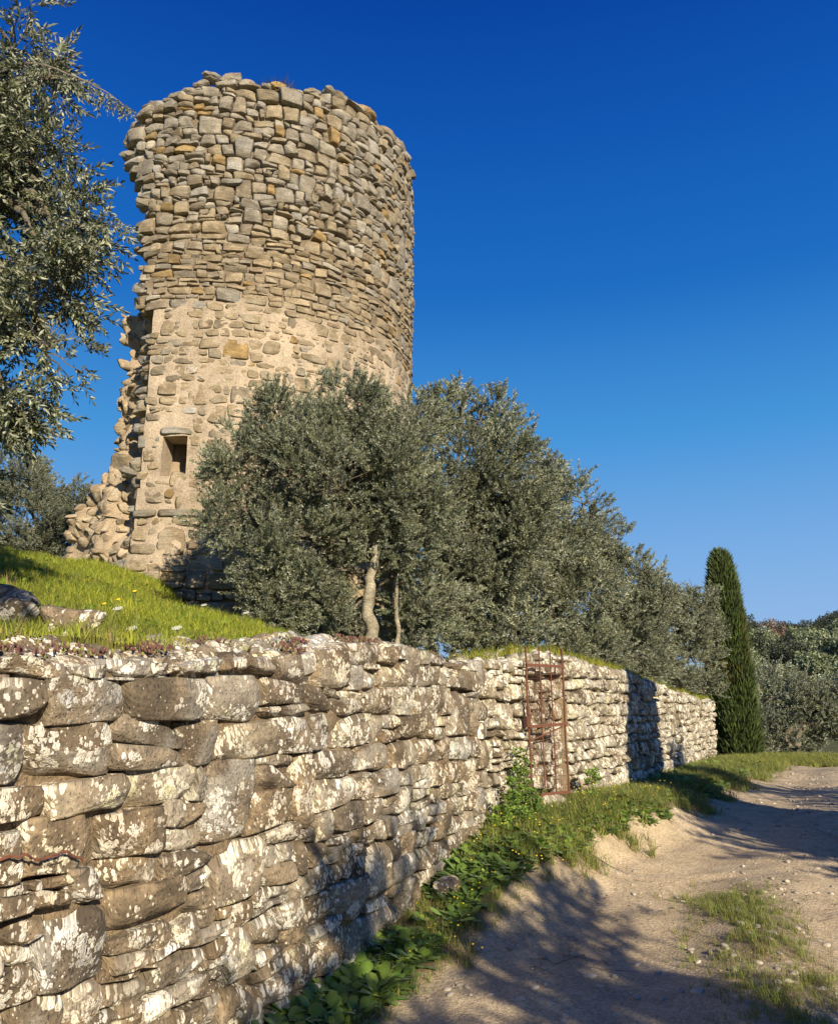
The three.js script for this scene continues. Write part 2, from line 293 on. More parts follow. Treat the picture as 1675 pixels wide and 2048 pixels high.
{ // the raised grassy mound that the walls hold back
  const g = new GB(), cols = [], D = V(-0.9, 0, -0.436), rows = 70;
  for (let u = -4; u < 7.7; u += 0.1) cols.push(FOOT.clone().addScaledVector(TW, u));
  const c2 = new THREE.CatmullRomCurve3(PATH2); for (let k = 4; k <= 130; k++) cols.push(c2.getPointAt(k / 130));
  cols.push(V(6.53, -99, -18.95), V(6.56, -99, -19.0));
  cols.forEach((p) => { for (let k = 0; k <= rows; k++) { const w = 0.3 + 45 * Math.pow(k / rows, 2.2), x = p.x + D.x * w, z = p.z + D.z * w, n = fbm(x, z, 7, 3); g.v(x, p.y < -9 ? -1 : moundY(x, z) - (k === 0 ? 0.12 : 0), z, [0.2 + 0.05 * n, 0.21 + 0.05 * n, 0.035], [x / 1.7, z / 1.7]); } });
  for (let j = 0; j < cols.length - 1; j++) for (let k = 0; k < rows; k++) { const a = j * (rows + 1) + k; g.q(a, a + rows + 1, a + rows + 2, a + 1); }
  struct('grassy_mound', g.geo(), MAT.grit);
}

// ---------------------------------------------------------------- the near wall
const tints = { near: (r) => { const v = 0.8 + r * 0.34, w = (r * 7.3) % 1; return w < 0.25 ? [v * 0.98, v * 1.0, v * 1.03] : w < 0.5 ? [v * 1.04, v * 0.99, v * 0.9] : [v, v * 0.985, v * 0.95]; } };
const nearMap = (a, b, d) => V(FOOT.x + TW.x * a + NW.x * d, b, FOOT.z + TW.z * a + NW.z * d);
const nearTop = (u) => lerp(1.76, 2.02, sstep(2.6, 5.6, u)) - 0.07 * sstep(6.1, 6.6, u) + 0.03 * fbm(u * 1.4, 0, 3, 2);
{
  const wall = thing('stone_wall', 'dry stone retaining wall of big lichen spotted blocks nearest the camera, ending before the rusty gate', 'wall');
  const u0 = -1.2, u1 = 7.66, levels = [-0.32, -0.16, -0.02, 0.12, 0.29, 0.42, 0.58, 0.70, 0.86, 0.99, 1.17, 1.35, 1.53, 1.73, 1.88, 2.06];
  const list = rubble({ seed: 5, a0: u0, a1: u1 - 0.2, levels, top: nearTop, base: (u) => lerp(-0.35, 0.25, sstep(3.5, 7.6, u)), wobble: 0.045, jit: 0.022, gap: -0.001, ratio: [1.2, 3.1], split: 0.27, jump: 0.13, keep: (a, b, w) => a + w / 2 < u1 - 0.015 });
  { const r = rng(77); let y = 0.2; while (y < 1.97) { const h = y > 1.6 ? 0.37 : 0.13 + r() * 0.14, t = Math.min(y + h, 2.03), w = 0.24 + r() * 0.24; list.push({ q: [[u1 - w, y + 0.006], [u1, y + 0.004], [u1 + (r() - 0.5) * 0.02, t - 0.006], [u1 - w + (r() - 0.5) * 0.03, t - 0.004]], r: r() }); y = t; } }   // quoins
  layStones(wall, list, {
    score: (a, b) => { const p = nearMap(a, b, 0).sub(EYE), l = p.length(); return (p.z < -2 && p.x / -p.z > -0.52 ? 1 : 0.001) * Math.abs(p.dot(NW)) / (l * l * l); },
    stone(s, big) {
      const r = rng((s.r * 1e9) | 0), sz = Math.sqrt(s.area), far = s.q[0][0] > 5;
      return { mat: r() < (far ? 0.42 : 0.2) ? MAT.pale : r() < 0.34 ? MAT.bare : MAT.near, geo: stoneGeo(s.q, { map: nearMap, nx: far ? 14 : 22, ny: far ? 10 : 15, back: 0.16, bulge: 0.002 + sz * 0.014 * r(), round: 0.02 + 0.26 * r() * r(), fillet: 0.008 + 0.014 * r() * r(), fw: 0.05 + 0.08 * r(), rough: 0.004 + 0.007 * r(), freq: 11 + 8 * r(), strata: 1 + 2 * r(), chip: 0.03 + 0.1 * r(), tilt: [(r() - 0.5) * 0.03, (r() - 0.5) * 0.024], wob: 0.012, lift: (r() - 0.5) * lerp(0.045, 0.026, sstep(3, 5, s.q[0][0])), tint: tints.near(r()), off: [r(), r()], seed: s.r * 900 }) };
    },
  });
  // earth and mortar packed behind the faces
  const ni = 180, nj = 44, U = (i) => lerp(u0, u1 - 0.02, i / ni), Yb = (i, j) => lerp(-0.5, nearTop(U(i)) - 0.06, j / nj);
  mesh('packing', shellGeo(ni, nj, () => true, (i, j) => nearMap(U(i), Yb(i, j), -0.06 + 0.07 * fbm(U(i) * 6, Yb(i, j) * 6, 4, 3)), (i, j) => nearMap(U(i), Yb(i, j), -0.6), [0.27, 0.215, 0.15], (i, j) => [U(i) / 1.7, Yb(i, j) / 1.7]), MAT.grit, wall);
  // flat rubble bedded along the top, rising towards the mound
  const cap = rubble({ seed: 9, a0: u0, a1: 7.4, levels: [0.02, 0.17, 0.3, 0.43, 0.56], top: () => 9, base: () => -9, wobble: 0.05, jit: 0.035, ratio: [1.1, 2.6], split: 0.1 });
  const capMap = (a, b, d) => nearMap(a, nearTop(a) - 0.015 + b * lerp(0.3, 0.14, sstep(3, 5.5, a)) + d, -b);
  layStones(wall, cap, {
    score: (a, b) => { const p = capMap(a, b, 0).sub(EYE), l = p.length(); return p.z < -2 ? 1 / (l * l * 6) : 0; },
    stone(s) { const r = rng((s.r * 1e9) | 0); return { mat: r() < 0.55 ? MAT.pale : MAT.near, geo: stoneGeo(s.q, { map: capMap, nx: 12, ny: 9, back: 0.1, bulge: 0.025 * r(), round: 0.7, fillet: 0.035, fw: 0.4, rough: 0.016, freq: 9, tilt: [(r() - 0.5) * 0.03, (r() - 0.5) * 0.03], lift: (r() - 0.5) * 0.035, tint: tints.near(r()), off: [r(), r()], seed: s.r * 700 }) }; },
  }, 60);
}
// ---------------------------------------------------------------- the far wall, with the walled-up doorway
const curve2 = (() => { const c = new THREE.CatmullRomCurve3(PATH2, false, 'centripetal'), N = 400, pts = c.getSpacedPoints(N), L = c.getLength(); return { L, at(u) { const t = clamp(u / L, 0, 0.99999) * N, i = Math.floor(t), p = pts[i].clone().lerp(pts[i + 1], t - i), d = pts[i + 1].clone().sub(pts[i]).normalize(); return { p, n: V(-d.z, 0, d.x) }; } }; })();
const farMap = (a, b, d) => { const { p, n } = curve2.at(a); return V(p.x + n.x * d, b, p.z + n.z * d); };
const uAt = (x, z) => { let best = 0, bd = 9; for (let u = 0; u < curve2.L; u += 0.01) { const p = curve2.at(u).p, d = Math.hypot(p.x - x, p.z - z); if (d < bd) { bd = d; best = u; } } return best; };
const uJ1 = uAt(1.14, -8.98), uJ2 = uAt(1.66, -9.58), L2 = curve2.L;
const farTop = (u) => lerp(2.03, 2.12, sstep(0.2, uJ1, u)) + 0.03 * Math.exp(-(((u - uJ2) / 0.6) ** 2)) - lerp(0, 0.42, sstep(uJ2, L2, u)) + 0.035 * fbm(u * 1.7, 4, 3, 2);
{
  const wall = thing('stone_wall', 'pale lichen covered stone wall receding past the rusty gate to the cypress', 'wall');
  const levels = []; { const r = rng(3); for (let y = -0.1; y < 2.3; y += 0.1 + r() * 0.085) levels.push(y); }
  const inDoor = (a) => a > uJ1 + 0.04 && a < uJ2 - 0.02;
  const list = rubble({ seed: 15, a0: 0, a1: L2 - 0.05, levels, top: farTop, base: () => 0.05, wobble: 0.045, jit: 0.024, ratio: [0.9, 2.3], split: 0.14, jump: 0.12, keep: (a, b, w) => a + w / 2 < L2 && !(b < 0.66 && inDoor(a)) });
  for (const s of list) {
    const a = (s.q[0][0] + s.q[2][0]) / 2, b = (s.q[0][1] + s.q[2][1]) / 2; s.door = inDoor(a) && b < 1.98;
    const lo = s.door ? uJ1 + 0.05 : -9, hi = s.door ? uJ2 + 0.06 : 99;   // stones end at the jambs
    for (const c of s.q) { c[0] = clamp(c[0], lo, hi); if (!s.door && b < 1.98) { if (a <= uJ1 + 0.04) c[0] = Math.min(c[0], uJ1 + 0.03); else c[0] = Math.max(c[0], uJ2 - 0.01); } }
  }
  { const r = rng(29); let y = 0.66; while (y < 1.95) { const h = 0.1 + r() * 0.14; list.push({ q: [[uJ2 - 0.16 - r() * 0.08, y], [uJ2 + 0.05, y + 0.01], [uJ2 + 0.05, y + h - 0.012], [uJ2 - 0.16 - r() * 0.08, y + h - 0.006]], r: r(), door: true }); y += h; } }   // stones against the right jamb
  layStones(wall, list.filter((s) => s.q[1][0] - s.q[0][0] > 0.05), {
    score: (a, b) => { const p = farMap(a, b, 0).sub(EYE), l = p.length(); return Math.abs(p.dot(curve2.at(a).n)) / (l * l * l); },
    stone(s) {
      const r = rng((s.r * 1e9) | 0), v = 0.92 + 0.2 * r();
      return { mat: s.door || r() < 0.12 ? MAT.near : MAT.pale, geo: stoneGeo(s.q, { map: farMap, nx: 10, ny: 8, back: 0.16, chip: 0.08 * r(), bulge: 0.006 + 0.02 * r(), round: 0.05 + 0.35 * r(), fillet: 0.015 + 0.02 * r(), fw: 0.16, rough: 0.012 + 0.012 * r(), freq: 10, tilt: [(r() - 0.5) * 0.03, (r() - 0.55) * 0.04], wob: 0.012, lift: (r() - 0.5) * 0.05 - (s.door ? 0.1 : 0), tint: [v, v * 0.985, v * 0.95], off: [r(), r()], seed: s.r * 900 }) };
    },
  });
  const ni = 220, nj = 30, U = (i) => (i / ni) * L2, Yb = (i, j) => lerp(-0.5, farTop(U(i)) - 0.05, j / nj);
  mesh('packing', shellGeo(ni, nj, () => true, (i, j) => farMap(U(i), Yb(i, j), -0.07 + 0.05 * fbm(U(i) * 5, Yb(i, j) * 5, 4, 3) - (inDoor(U(i)) && Yb(i, j) < 1.98 ? 0.1 : 0)), (i, j) => farMap(U(i), Yb(i, j), -0.7), [0.3, 0.25, 0.175], (i, j) => [U(i) / 1.7, Yb(i, j) / 1.7]), MAT.grit, wall);
  const cap = rubble({ seed: 19, a0: 0.1, a1: L2 - 0.1, levels: [0.0, 0.16, 0.32, 0.46], top: () => 9, base: () => -9, wobble: 0.04, jit: 0.03, ratio: [1.1, 2.4], split: 0 });
  const capMap = (a, b, d) => farMap(a, farTop(a) - 0.02 + b * 0.12 + d, -b);
  const gs = cap.map((s) => { const r = rng((s.r * 1e9) | 0), v = 0.9 + 0.2 * r(); return stoneGeo(s.q, { map: capMap, nx: 8, ny: 6, back: 0.1, bulge: 0.02 + 0.04 * r(), round: 0.7, fillet: 0.04, fw: 0.4, rough: 0.02, freq: 9, lift: (r() - 0.5) * 0.05, tint: [v, v, v * 0.95], off: [r(), r()], seed: s.r * 500 }); });
  mesh('coping_stones', mergeGeometries(gs), MAT.pale, wall).userData.kind = 'stuff';
}
// ---------------------------------------------------------------- the round tower
const TC = V(-3.795, 0, -16.571), TR = 3.64, TB = Math.atan2(-TC.x, -TC.z);   // axis, radius, the turn that faces the camera
const ringAt = (deg, y, rad) => { const w = TB + THREE.MathUtils.degToRad(deg); return V(TC.x + Math.sin(w) * rad, y, TC.z + Math.cos(w) * rad); };
const towerMap = (a, b, d) => { const w = TB + a / TR, q = TR + d + 0.16 * (1 - sstep(2.6, 4.5, b)); return V(TC.x + Math.sin(w) * q, b, TC.z + Math.cos(w) * q); };
const deg2a = (d) => THREE.MathUtils.degToRad(d) * TR;
const poly = (pts, x) => { if (x <= pts[0][0]) return pts[0][1]; for (let i = 1; i < pts.length; i++) if (x <= pts[i][0]) return lerp(pts[i - 1][1], pts[i][1], (x - pts[i - 1][0]) / (pts[i][0] - pts[i - 1][0])); return pts[pts.length - 1][1]; };
const rimY = (deg) => poly([[-40, 11.75], [-33, 12.05], [-28, 12.12], [-21, 12.28], [-15, 12.5], [-11, 12.6], [-1, 12.52], [5, 12.56], [14, 12.62], [21, 12.85], [30, 12.9], [39, 12.88], [44, 12.75], [50, 12.9], [58, 12.93], [71, 13.0], [110, 13.0]], deg);
const edgeDeg = (y) => poly([[2, -27], [3.9, -26.5], [4.4, -25.2], [6, -24.9], [7.4, -24.6], [8, -24.6], [8.7, -28.5], [8.85, -29.5], [9.05, -26], [9.3, -29.2], [9.6, -30.5], [10.0, -27.2], [10.5, -29.5], [10.9, -32.3], [11.3, -36], [11.55, -38], [11.75, -33.5], [12.1, -33.3], [13, -20]], y);
const coreDeg = (y) => poly([[2, -60], [3.9, -56.5], [4.15, -55.7], [4.65, -53], [5.0, -47.5], [5.3, -44], [5.6, -42], [5.9, -39.5], [6.4, -43.6], [6.85, -43.2], [7.2, -40.5], [7.7, -40.8], [8.3, -43.2], [8.42, -41], [8.5, -27], [12, -27]], y);
const dry = (b) => sstep(7.9, 8.7, b);                      // dry masonry above, mortared below
const WIN = { d0: -18.2, d1: -12.1, y0: 5.2, y1: 5.86 };
{
  const tower = thing('ruined_tower', 'round ruined stone tower with a broken left edge rising behind the olive trees', 'tower');
  const levels = []; { const r = rng(41); for (let y = 2.1; y < 13.3; y += (y > 9.5 ? 0.125 : y > 8.1 ? 0.075 : 0.125) + r() * (y > 9.5 ? 0.085 : y > 8.1 ? 0.06 : 0.13)) levels.push(y); }
  const A2D = (a) => THREE.MathUtils.radToDeg(a / TR);
  const inWin = (a, b, w, h) => A2D(a + w / 2) > WIN.d0 && A2D(a - w / 2) < WIN.d1 && b + h / 2 > WIN.y0 + 0.02 && b - h / 2 < WIN.y1 + 0.13;
  const ledge = (b) => b > 4.5 && b < 4.63;
  const list = rubble({ seed: 51, a0: deg2a(-44), a1: deg2a(100), levels, top: (a) => rimY(A2D(a)) + 0.09 * vnoise(a * 3.1, 2, 9), base: () => 2.2, wobble: 0.06, jit: 0.026, ratio: [0.85, 2.3], split: 0.16, jump: 0.09, longer: (y) => (y > 7.9 && y < 9.5 ? 1.9 : 1), gap: 0.003, keep: (a, b, w, h) => A2D(a - w * 0.25) > edgeDeg(b) && !inWin(a, b, w, h) && !ledge(b) });
  { const r = rng(8); let a = deg2a(-25); while (a < deg2a(60)) { const w = 0.35 + r() * 0.5; list.push({ q: [[a + 0.005, 4.5 + r() * 0.02], [a + w, 4.5 + r() * 0.02], [a + w, 4.61 + r() * 0.03], [a + 0.005, 4.61 + r() * 0.03]], r: r(), ledge: true }); a += w; } }
  list.push({ q: [[deg2a(-19.4), 5.88], [deg2a(-10.6), 5.86], [deg2a(-10.8), 5.99], [deg2a(-19.2), 6.0]], r: 0.37, lintel: true });
  const tone = (r, up) => {                                // grey, tan and ochre stones
    const k = r(), v = (0.84 + 0.34 * r()) * 1.12;
    if (k < lerp(0.1, 0.55, up)) return [0.40 * v, 0.38 * v, 0.34 * v];
    if (k < lerp(0.24, 0.68, up)) return [0.37 * v, 0.33 * v, 0.265 * v];
    if (k < 0.95) return [lerp(0.43, 0.39, up) * v, lerp(0.365, 0.34, up) * v, lerp(0.265, 0.255, up) * v];
    if (k < 0.984) return [0.45 * v, 0.33 * v, 0.16 * v];
    return k < 0.986 ? [0.36 * v, 0.15 * v, 0.09 * v] : [0.62, 0.59, 0.53];
  };
  layStones(tower, list, {
    score: (a, b) => { const p = towerMap(a, b, 0), n = V(p.x - TC.x, 0, p.z - TC.z).normalize(), e = p.clone().sub(EYE), l = e.length(); return Math.max(0, -e.dot(n)) / (l * l * l) * (b < 4 ? 0.3 : 1); },
    stone(s) {
      const r = rng((s.r * 1e9) | 0), cb = (s.q[0][1] + s.q[2][1]) / 2, up = dry(cb), high = sstep(9.0, 10.0, cb), sz = Math.sqrt(s.area), low = 1 - sstep(3.3, 4.2, cb);
      if (up < 0.5 && !s.ledge && !s.lintel && !low) { const f = 0.015 + 0.15 * r() * r(), c0 = [0, 1].map((k) => s.q.reduce((t, p) => t + p[k], 0) / 4); for (const p of s.q) { p[0] = lerp(p[0], c0[0], f * r() * 1.3); p[1] = lerp(p[1], c0[1], f * (0.4 + r())); } }
      const rimStone = cb > rimY(A2D(s.q[0][0])) - 0.2;
      return { mat: MAT.tower, geo: stoneGeo(s.q.map((p) => p.slice()), { map: towerMap, nx: 10, ny: 8, back: 0.2, chip: lerp(0.03, 0.09, high) * r(), bulge: lerp(0.005, 0.022, high) * r(), round: lerp(0.5, 0.16, up) * (0.2 + 1.2 * r()), fillet: lerp(0.01, 0.024, Math.max(high, low)), fw: lerp(0.16, 0.18, up), rough: lerp(0.01, 0.016, high) * (0.6 + r()), freq: 8, strata: 1.4, tilt: [(r() - 0.5) * 0.05 * up, (r() - 0.5) * 0.05 * up], wob: 0.014, lift: s.ledge ? 0.06 : s.lintel ? 0.03 : (r() - 0.5) * lerp(0.02, 0.065, Math.max(high, low)) + (rimStone ? (r() - 0.3) * 0.1 : 0) + 0.006, tint: s.ledge ? [0.38, 0.345, 0.28] : tone(r, up * sstep(9.3, 10.4, cb + 0.4 * vnoise(s.q[0][0] * 0.8, cb, 3))), off: [r(), r()], seed: s.r * 900, tile: 2 }) };
    },
  });
  // mortar bed of the outer shell
  const ni = 240, nj = 185, D = (i) => lerp(-44, 110, i / ni), Y = (j) => lerp(2.0, 13.3, j / nj);
  const mortarC = (i, j) => { const u = dry(Y(j)), n = 0.9 + 0.25 * fbm(D(i) * 0.12, Y(j) * 0.8, 3, 3); return [lerp(0.66, 0.30, u) * n, lerp(0.57, 0.255, u) * n, lerp(0.46, 0.195, u) * n]; };
  const shellKeep = (i, j) => { const d = D(i + 0.5), y = Y(j + 0.5); return d > edgeDeg(y) + 1.3 && y < rimY(d) - 0.16 && !(d > WIN.d0 && d < WIN.d1 && y > WIN.y0 && y < WIN.y1); };
  const rearR = (i, j) => 2.95;
  mesh('mortar', shellGeo(ni, nj, shellKeep, (i, j) => ringAt(D(i), Y(j), TR + 0.16 * (1 - sstep(2.6, 4.5, Y(j))) - lerp(0.0, 0.085, Math.max(0.35 * dry(Y(j)) + 0.65 * sstep(9.0, 10.0, Y(j)), 1 - sstep(3.2, 4.0, Y(j)))) + 0.04 * fbm(D(i) * 0.45, Y(j) * 4, 6, 3)), (i, j) => ringAt(D(i), Y(j), 3.2 + 0.03 * fbm(D(i) * 0.4, Y(j) * 3, 2, 2)), mortarC, (i, j) => [D(i) * 0.037, Y(j) / 1.7]), MAT.grit, tower);
  // rubble core, broken further back on the left
  const mi = 170, mj = 170, DC = (i) => lerp(-62, 70, i / mi), YC = (j) => lerp(2.0, 12.0, j / mj), coreR = (d, y) => lerp(3.02, 3.3, 1 - sstep(4.4, 5.6, y)) + 0.34 * fbm(d * 0.16, y * 1.7, 5, 3);
  const coreKeep = (i, j) => { const d = DC(i + 0.5), y = YC(j + 0.5); return d > coreDeg(y) + 1.5; };
  mesh('rubble_core', shellGeo(mi, mj, coreKeep, (i, j) => ringAt(DC(i), YC(j), coreR(DC(i), YC(j))), (i, j) => ringAt(DC(i), YC(j), 2.2), (i, j) => { const n = 0.85 + 0.4 * fbm(DC(i) * 0.15, YC(j), 8, 3); return [0.64 * n, 0.535 * n, 0.4 * n]; }, (i, j) => [DC(i) * 0.035, YC(j) / 1.7]), MAT.grit, tower);
  const r = rng(61), coreStones = rubble({ seed: 63, a0: deg2a(-62), a1: deg2a(-22), levels: levels.filter((y) => y < 8.7), jump: 0.06, top: () => 8.6, base: () => 2.6, wobble: 0.06, jit: 0.04, ratio: [0.7, 1.5], split: 0.1, keep: (a, b) => A2D(a) > coreDeg(b) - 0.5 });
  layStones(tower, coreStones, {
    score: (a, b) => { const p = ringAt(A2D(a), b, 3.1), e = p.clone().sub(EYE); return A2D(a) < -24 ? 1 / e.lengthSq() : 0; },
    stone(s) { const cb = (s.q[0][1] + s.q[2][1]) / 2, q = rng((s.r * 1e9) | 0), v = 0.8 + 0.45 * q(); return { mat: MAT.tower, geo: stoneGeo(s.q, { map: (a, b, d) => ringAt(A2D(a), b, coreR(A2D(a), b) + 0.02 + d), nx: 8, ny: 7, back: 0.14, bulge: 0.02 * q(), round: 0.1 + 0.4 * q(), fillet: 0.022, fw: 0.2, rough: 0.026, freq: 11, chip: 0.06 + 0.14 * q(), tilt: [(q() - 0.5) * 0.12, (q() - 0.5) * 0.12], wob: 0.05, lift: (q() - 0.45) * 0.1, tint: [0.54 * v, 0.46 * v, 0.345 * v], off: [q(), q()], seed: s.r * 600, tile: 2 }) }; },
  }, 60);
  // loose stones along the broken edge and the rim
  const loose = [];
  for (let y = 3.0; y < 12.1; y += 0.13 + r() * 0.12) loose.push([edgeDeg(y) + (r() - 0.6) * 2.4, y, y > 8.2 ? 3.45 : 3.4]);
  for (let d = -33; d < 92; d += 2.6 + r() * 3) loose.push([d, rimY(d) + 0.02 + r() * 0.04, 3.5 + r() * 0.06]);
  for (let d = -30; d < 60; d += 3) loose.push([d, rimY(d) - 0.05, 3.2 + r() * 0.1]);
  for (const [d, y, rad] of loose) {
    const s = 0.08 + 0.09 * r(), g = new THREE.IcosahedronGeometry(1, 2), P = g.attributes.position, sx = s * (1 + r()), sy = s * (0.45 + 0.4 * r()), sd = r() * 90, C = [], U = [], c = tone(r, 0.7);
    for (let i = 0; i < P.count; i++) { const k = V(P.getX(i), P.getY(i), P.getZ(i)), n = 1 + 0.35 * vnoise(k.x * 1.6 + sd, k.y * 1.6, k.z * 1.6) + 0.12 * vnoise(k.x * 4 + sd, k.y * 4, k.z * 4); k.x = Math.sign(k.x) * Math.pow(Math.abs(k.x), 0.7); k.y = Math.sign(k.y) * Math.pow(Math.abs(k.y), 0.6); P.setXYZ(i, k.x * n * sx, k.y * n * sy, k.z * n * s); C.push(...c); U.push((k.x * sx) / 2 + sd, (k.y * sy + k.z * s) / 2); }
    g.setAttribute('color', new THREE.Float32BufferAttribute(C, 3)); g.setAttribute('uv', new THREE.Float32BufferAttribute(U, 2)); g.computeVertexNormals();
    const m = mesh('loose_stone', g, MAT.tower, tower); m.position.copy(ringAt(d, y, rad)); m.rotation.set((r() - 0.5) * 0.4, TB + THREE.MathUtils.degToRad(d) + (r() - 0.5) * 0.6, (r() - 0.5) * 0.5);
  }
}

// ---------------------------------------------------------------- trees
function sprig({ seed, len = 0.24, pairs = 11, leaf = 0.055, wide = 0.011, open = 0.85, fold = true, two = false, droop = 0, tones }) {
  const r = rng(seed), g = new GB(), axis = [];
  for (let k = 0; k <= 3; k++) { const t = k / 3; axis.push(V(Math.sin(t * 2 + seed) * 0.012, len * t, Math.cos(t * 2.4 + seed) * 0.01 - droop * t * t * len)); }
  tube(g, axis, [0.0028, 0.0022, 0.0017, 0.0008], 3, [0.16, 0.14, 0.1]);
  const at = (t) => { const f = t * 3, i = Math.min(2, Math.floor(f)); return axis[i].clone().lerp(axis[i + 1], f - i); };
  for (let k = 0; k < pairs * 2 + 1; k++) {
    const t = Math.min(1, 0.12 + 0.88 * (Math.floor(k / 2) / pairs)), p = at(t), w = (k % 2) * Math.PI + Math.floor(k / 2) * 1.3 + (r() - 0.5) * 0.8, o = k === pairs * 2 ? 0.1 : open * (0.7 + r() * 0.6);
    const d = V(Math.cos(w) * Math.sin(o), Math.cos(o), Math.sin(w) * Math.sin(o)), sd = V().crossVectors(d, V(r() - 0.5, r() - 0.5, r() - 0.5)).normalize(), n = V().crossVectors(sd, d), L = leaf * (0.7 + r() * 0.6), W = wide * (0.8 + r() * 0.5);
    const bend = (r() - 0.5) * 0.3 * L, m = p.clone().addScaledVector(d, L * 0.5).addScaledVector(n, bend), e = p.clone().addScaledVector(d, L), c = tones[(r() * tones.length) | 0];
    const v = (q, c) => g.v(q.x, q.y, q.z, c);
    const side = (c, s) => { const h = V().copy(n).multiplyScalar(s * 0.0006); const a = v(p.clone().add(h), c), b = v(m.clone().addScaledVector(sd, W).addScaledVector(n, fold ? W * 0.25 : 0).add(h), c), f = v(e.clone().add(h), c), k2 = v(m.clone().addScaledVector(sd, -W).addScaledVector(n, fold ? W * 0.25 : 0).add(h), c); if (s > 0) g.q(a, k2, f, b); else g.q(a, b, f, k2); };
    if (two) { side(c, 1); side(r() < 0.45 ? c : tones[tones.length - 1 - ((r() * 2) | 0)], -1); } else side(c, 1);
  }
  return g.geo(true);
}
const OLIVE = [[0.15, 0.168, 0.09], [0.18, 0.2, 0.11], [0.215, 0.23, 0.13], [0.165, 0.182, 0.1], [0.33, 0.34, 0.25], [0.4, 0.41, 0.32]];
const SPRIGS = [1, 2, 3].map((s) => sprig({ seed: s, tones: OLIVE, pairs: 12, wide: 0.0095, open: 0.75 }));
const NEAR_SPRIGS = [11, 12, 13].map((s) => sprig({ seed: s, len: 0.3, pairs: 10, leaf: 0.07, wide: 0.0115, open: 0.75, two: true, droop: 0.15, tones: [[0.07, 0.09, 0.03], [0.09, 0.115, 0.04], [0.11, 0.135, 0.05], [0.15, 0.17, 0.08], [0.31, 0.32, 0.21], [0.42, 0.425, 0.31]] }));
// branches from the trunk to every lobe of the crown, then sprigs through the lobes
function oliveTree({ name = 'olive_tree', label, group, trunks, lobes, per, seed, size = 1, sprigs = SPRIGS, depth = 0.9, hang = 0, shade = 1, trunkTint = [0.34, 0.31, 0.25], bare = 1, gaps = -0.3 }) {
  const r = rng(seed), base = trunks[0].pts[0], t = thing(name, label, 'tree', [base.x, base.y, base.z], group), L = (p) => p.clone().sub(base);
  const wood = new GB();
  for (const k of trunks) { const n = k.pts.length * 4, pp = path(k.pts.map(L), n, k.r * 0.35, seed), rr = pp.map((_, i) => lerp(k.r, k.r * 0.55, i / n) * (1 + 0.22 * vnoise(i * 0.9, seed, 3)) * (i === 0 ? 1.3 : 1)); tube(wood, pp, rr, 9, trunkTint, 0.5); }
  mesh('trunk', wood.geo(), MAT.bark, t);
  const limbs = new GB(), lists = sprigs.map(() => []);
  for (const l of lobes) {
    const c = V(l[0], l[1], l[2]), src = trunks[(r() * trunks.length) | 0].pts, top = src[src.length - 1], mid = top.clone().lerp(c, 0.5).add(V((r() - 0.5) * 0.3, (r() - 0.3) * 0.3, (r() - 0.5) * 0.3));
    if (bare) tube(limbs, path([L(src[Math.max(0, src.length - 2)].clone().lerp(top, 0.7)), L(mid), L(c)], 7, 0.05, seed + 5), [0.05, 0.045, 0.04, 0.034, 0.028, 0.022, 0.016, 0.011].map((x) => x * size * bare), 5, [0.27, 0.245, 0.19]);
    const R = l[3], rz = R * depth, n = Math.round(per * R * R * (0.35 + R));
    if (bare) for (let k = 0; k < 9; k++) { const d = V(r() * 2 - 1, r() * 1.6 - 0.6, r() * 2 - 1).normalize(), e = c.clone().add(V(d.x * R, d.y * R, d.z * rz).multiplyScalar(0.9)); tube(limbs, path([L(c), L(c.clone().lerp(e, 0.5).add(V(0, 0.06 * R, 0))), L(e)], 4, 0.04, k), [0.014, 0.011, 0.008, 0.006, 0.004].map((x) => x * size), 4, [0.25, 0.23, 0.18]); }
    const sub = []; for (let k = 0; k < 20; k++) { const h = r() * 2 - 1, w = r() * 6.2832, q = Math.sqrt(1 - h * h), e = (0.35 + 0.6 * Math.pow(r(), 0.6)) * (h < -0.3 ? 0.85 : 1); sub.push([V(c.x + Math.cos(w) * q * R * e, c.y + h * R * e, c.z + Math.sin(w) * q * rz * e), R * (0.22 + 0.26 * r()), 0.82 + 0.36 * r()]); }   // tufts of sprigs that shade one another
    for (let k = 0; k < n; k++) {
      const su = sub[(r() * sub.length) | 0], w = r() * 6.2832, h = r() * 2 - 1, q = Math.sqrt(1 - h * h), e = Math.pow(r(), 0.5) * su[1], p = V(su[0].x + Math.cos(w) * q * e, su[0].y + h * e * 1.1, su[0].z + Math.sin(w) * q * e), d = V((p.x - c.x) / R + Math.cos(w) * q * 0.7, (p.y - c.y) / R + h * 0.7, (p.z - c.z) / rz + Math.sin(w) * q * 0.7).multiplyScalar(0.8);
      if (vnoise(p.x * 2.4 / size, p.y * 2.4 / size, p.z * 2.4 / size + seed) < gaps) continue;          // gaps in the crown
      const dir = V(d.x * 0.8 + (r() - 0.5) * 1.1, d.y * 0.5 + 0.45 - hang + (r() - 0.5) * 1.1, d.z * 0.8 + (r() - 0.5) * 1.1).normalize(), v = (0.75 + r() * 0.5) * shade * su[2], warm = r();
      lists[(r() * lists.length) | 0].push({ p: L(p), d: dir, r: r() * 6.28, s: size * (0.75 + r() * 0.5), c: rgb(v * (0.94 + 0.08 * warm), v, v * (1.04 - 0.14 * warm)) });
    }
  }
  if (bare) mesh('limbs', limbs.geo(), MAT.bark, t);
  sprigs.forEach((g, k) => scatter('foliage', g, MAT.leaf, lists[k], t));
  return t;
}
MAT.bark = std({ map: TX.tower.map, bumpMap: TX.near.bump, bumpScale: 0.012 });
const Ls = (...a) => a;
const trk = (r, ...p) => ({ r, pts: p.map((q) => V(...q)) });
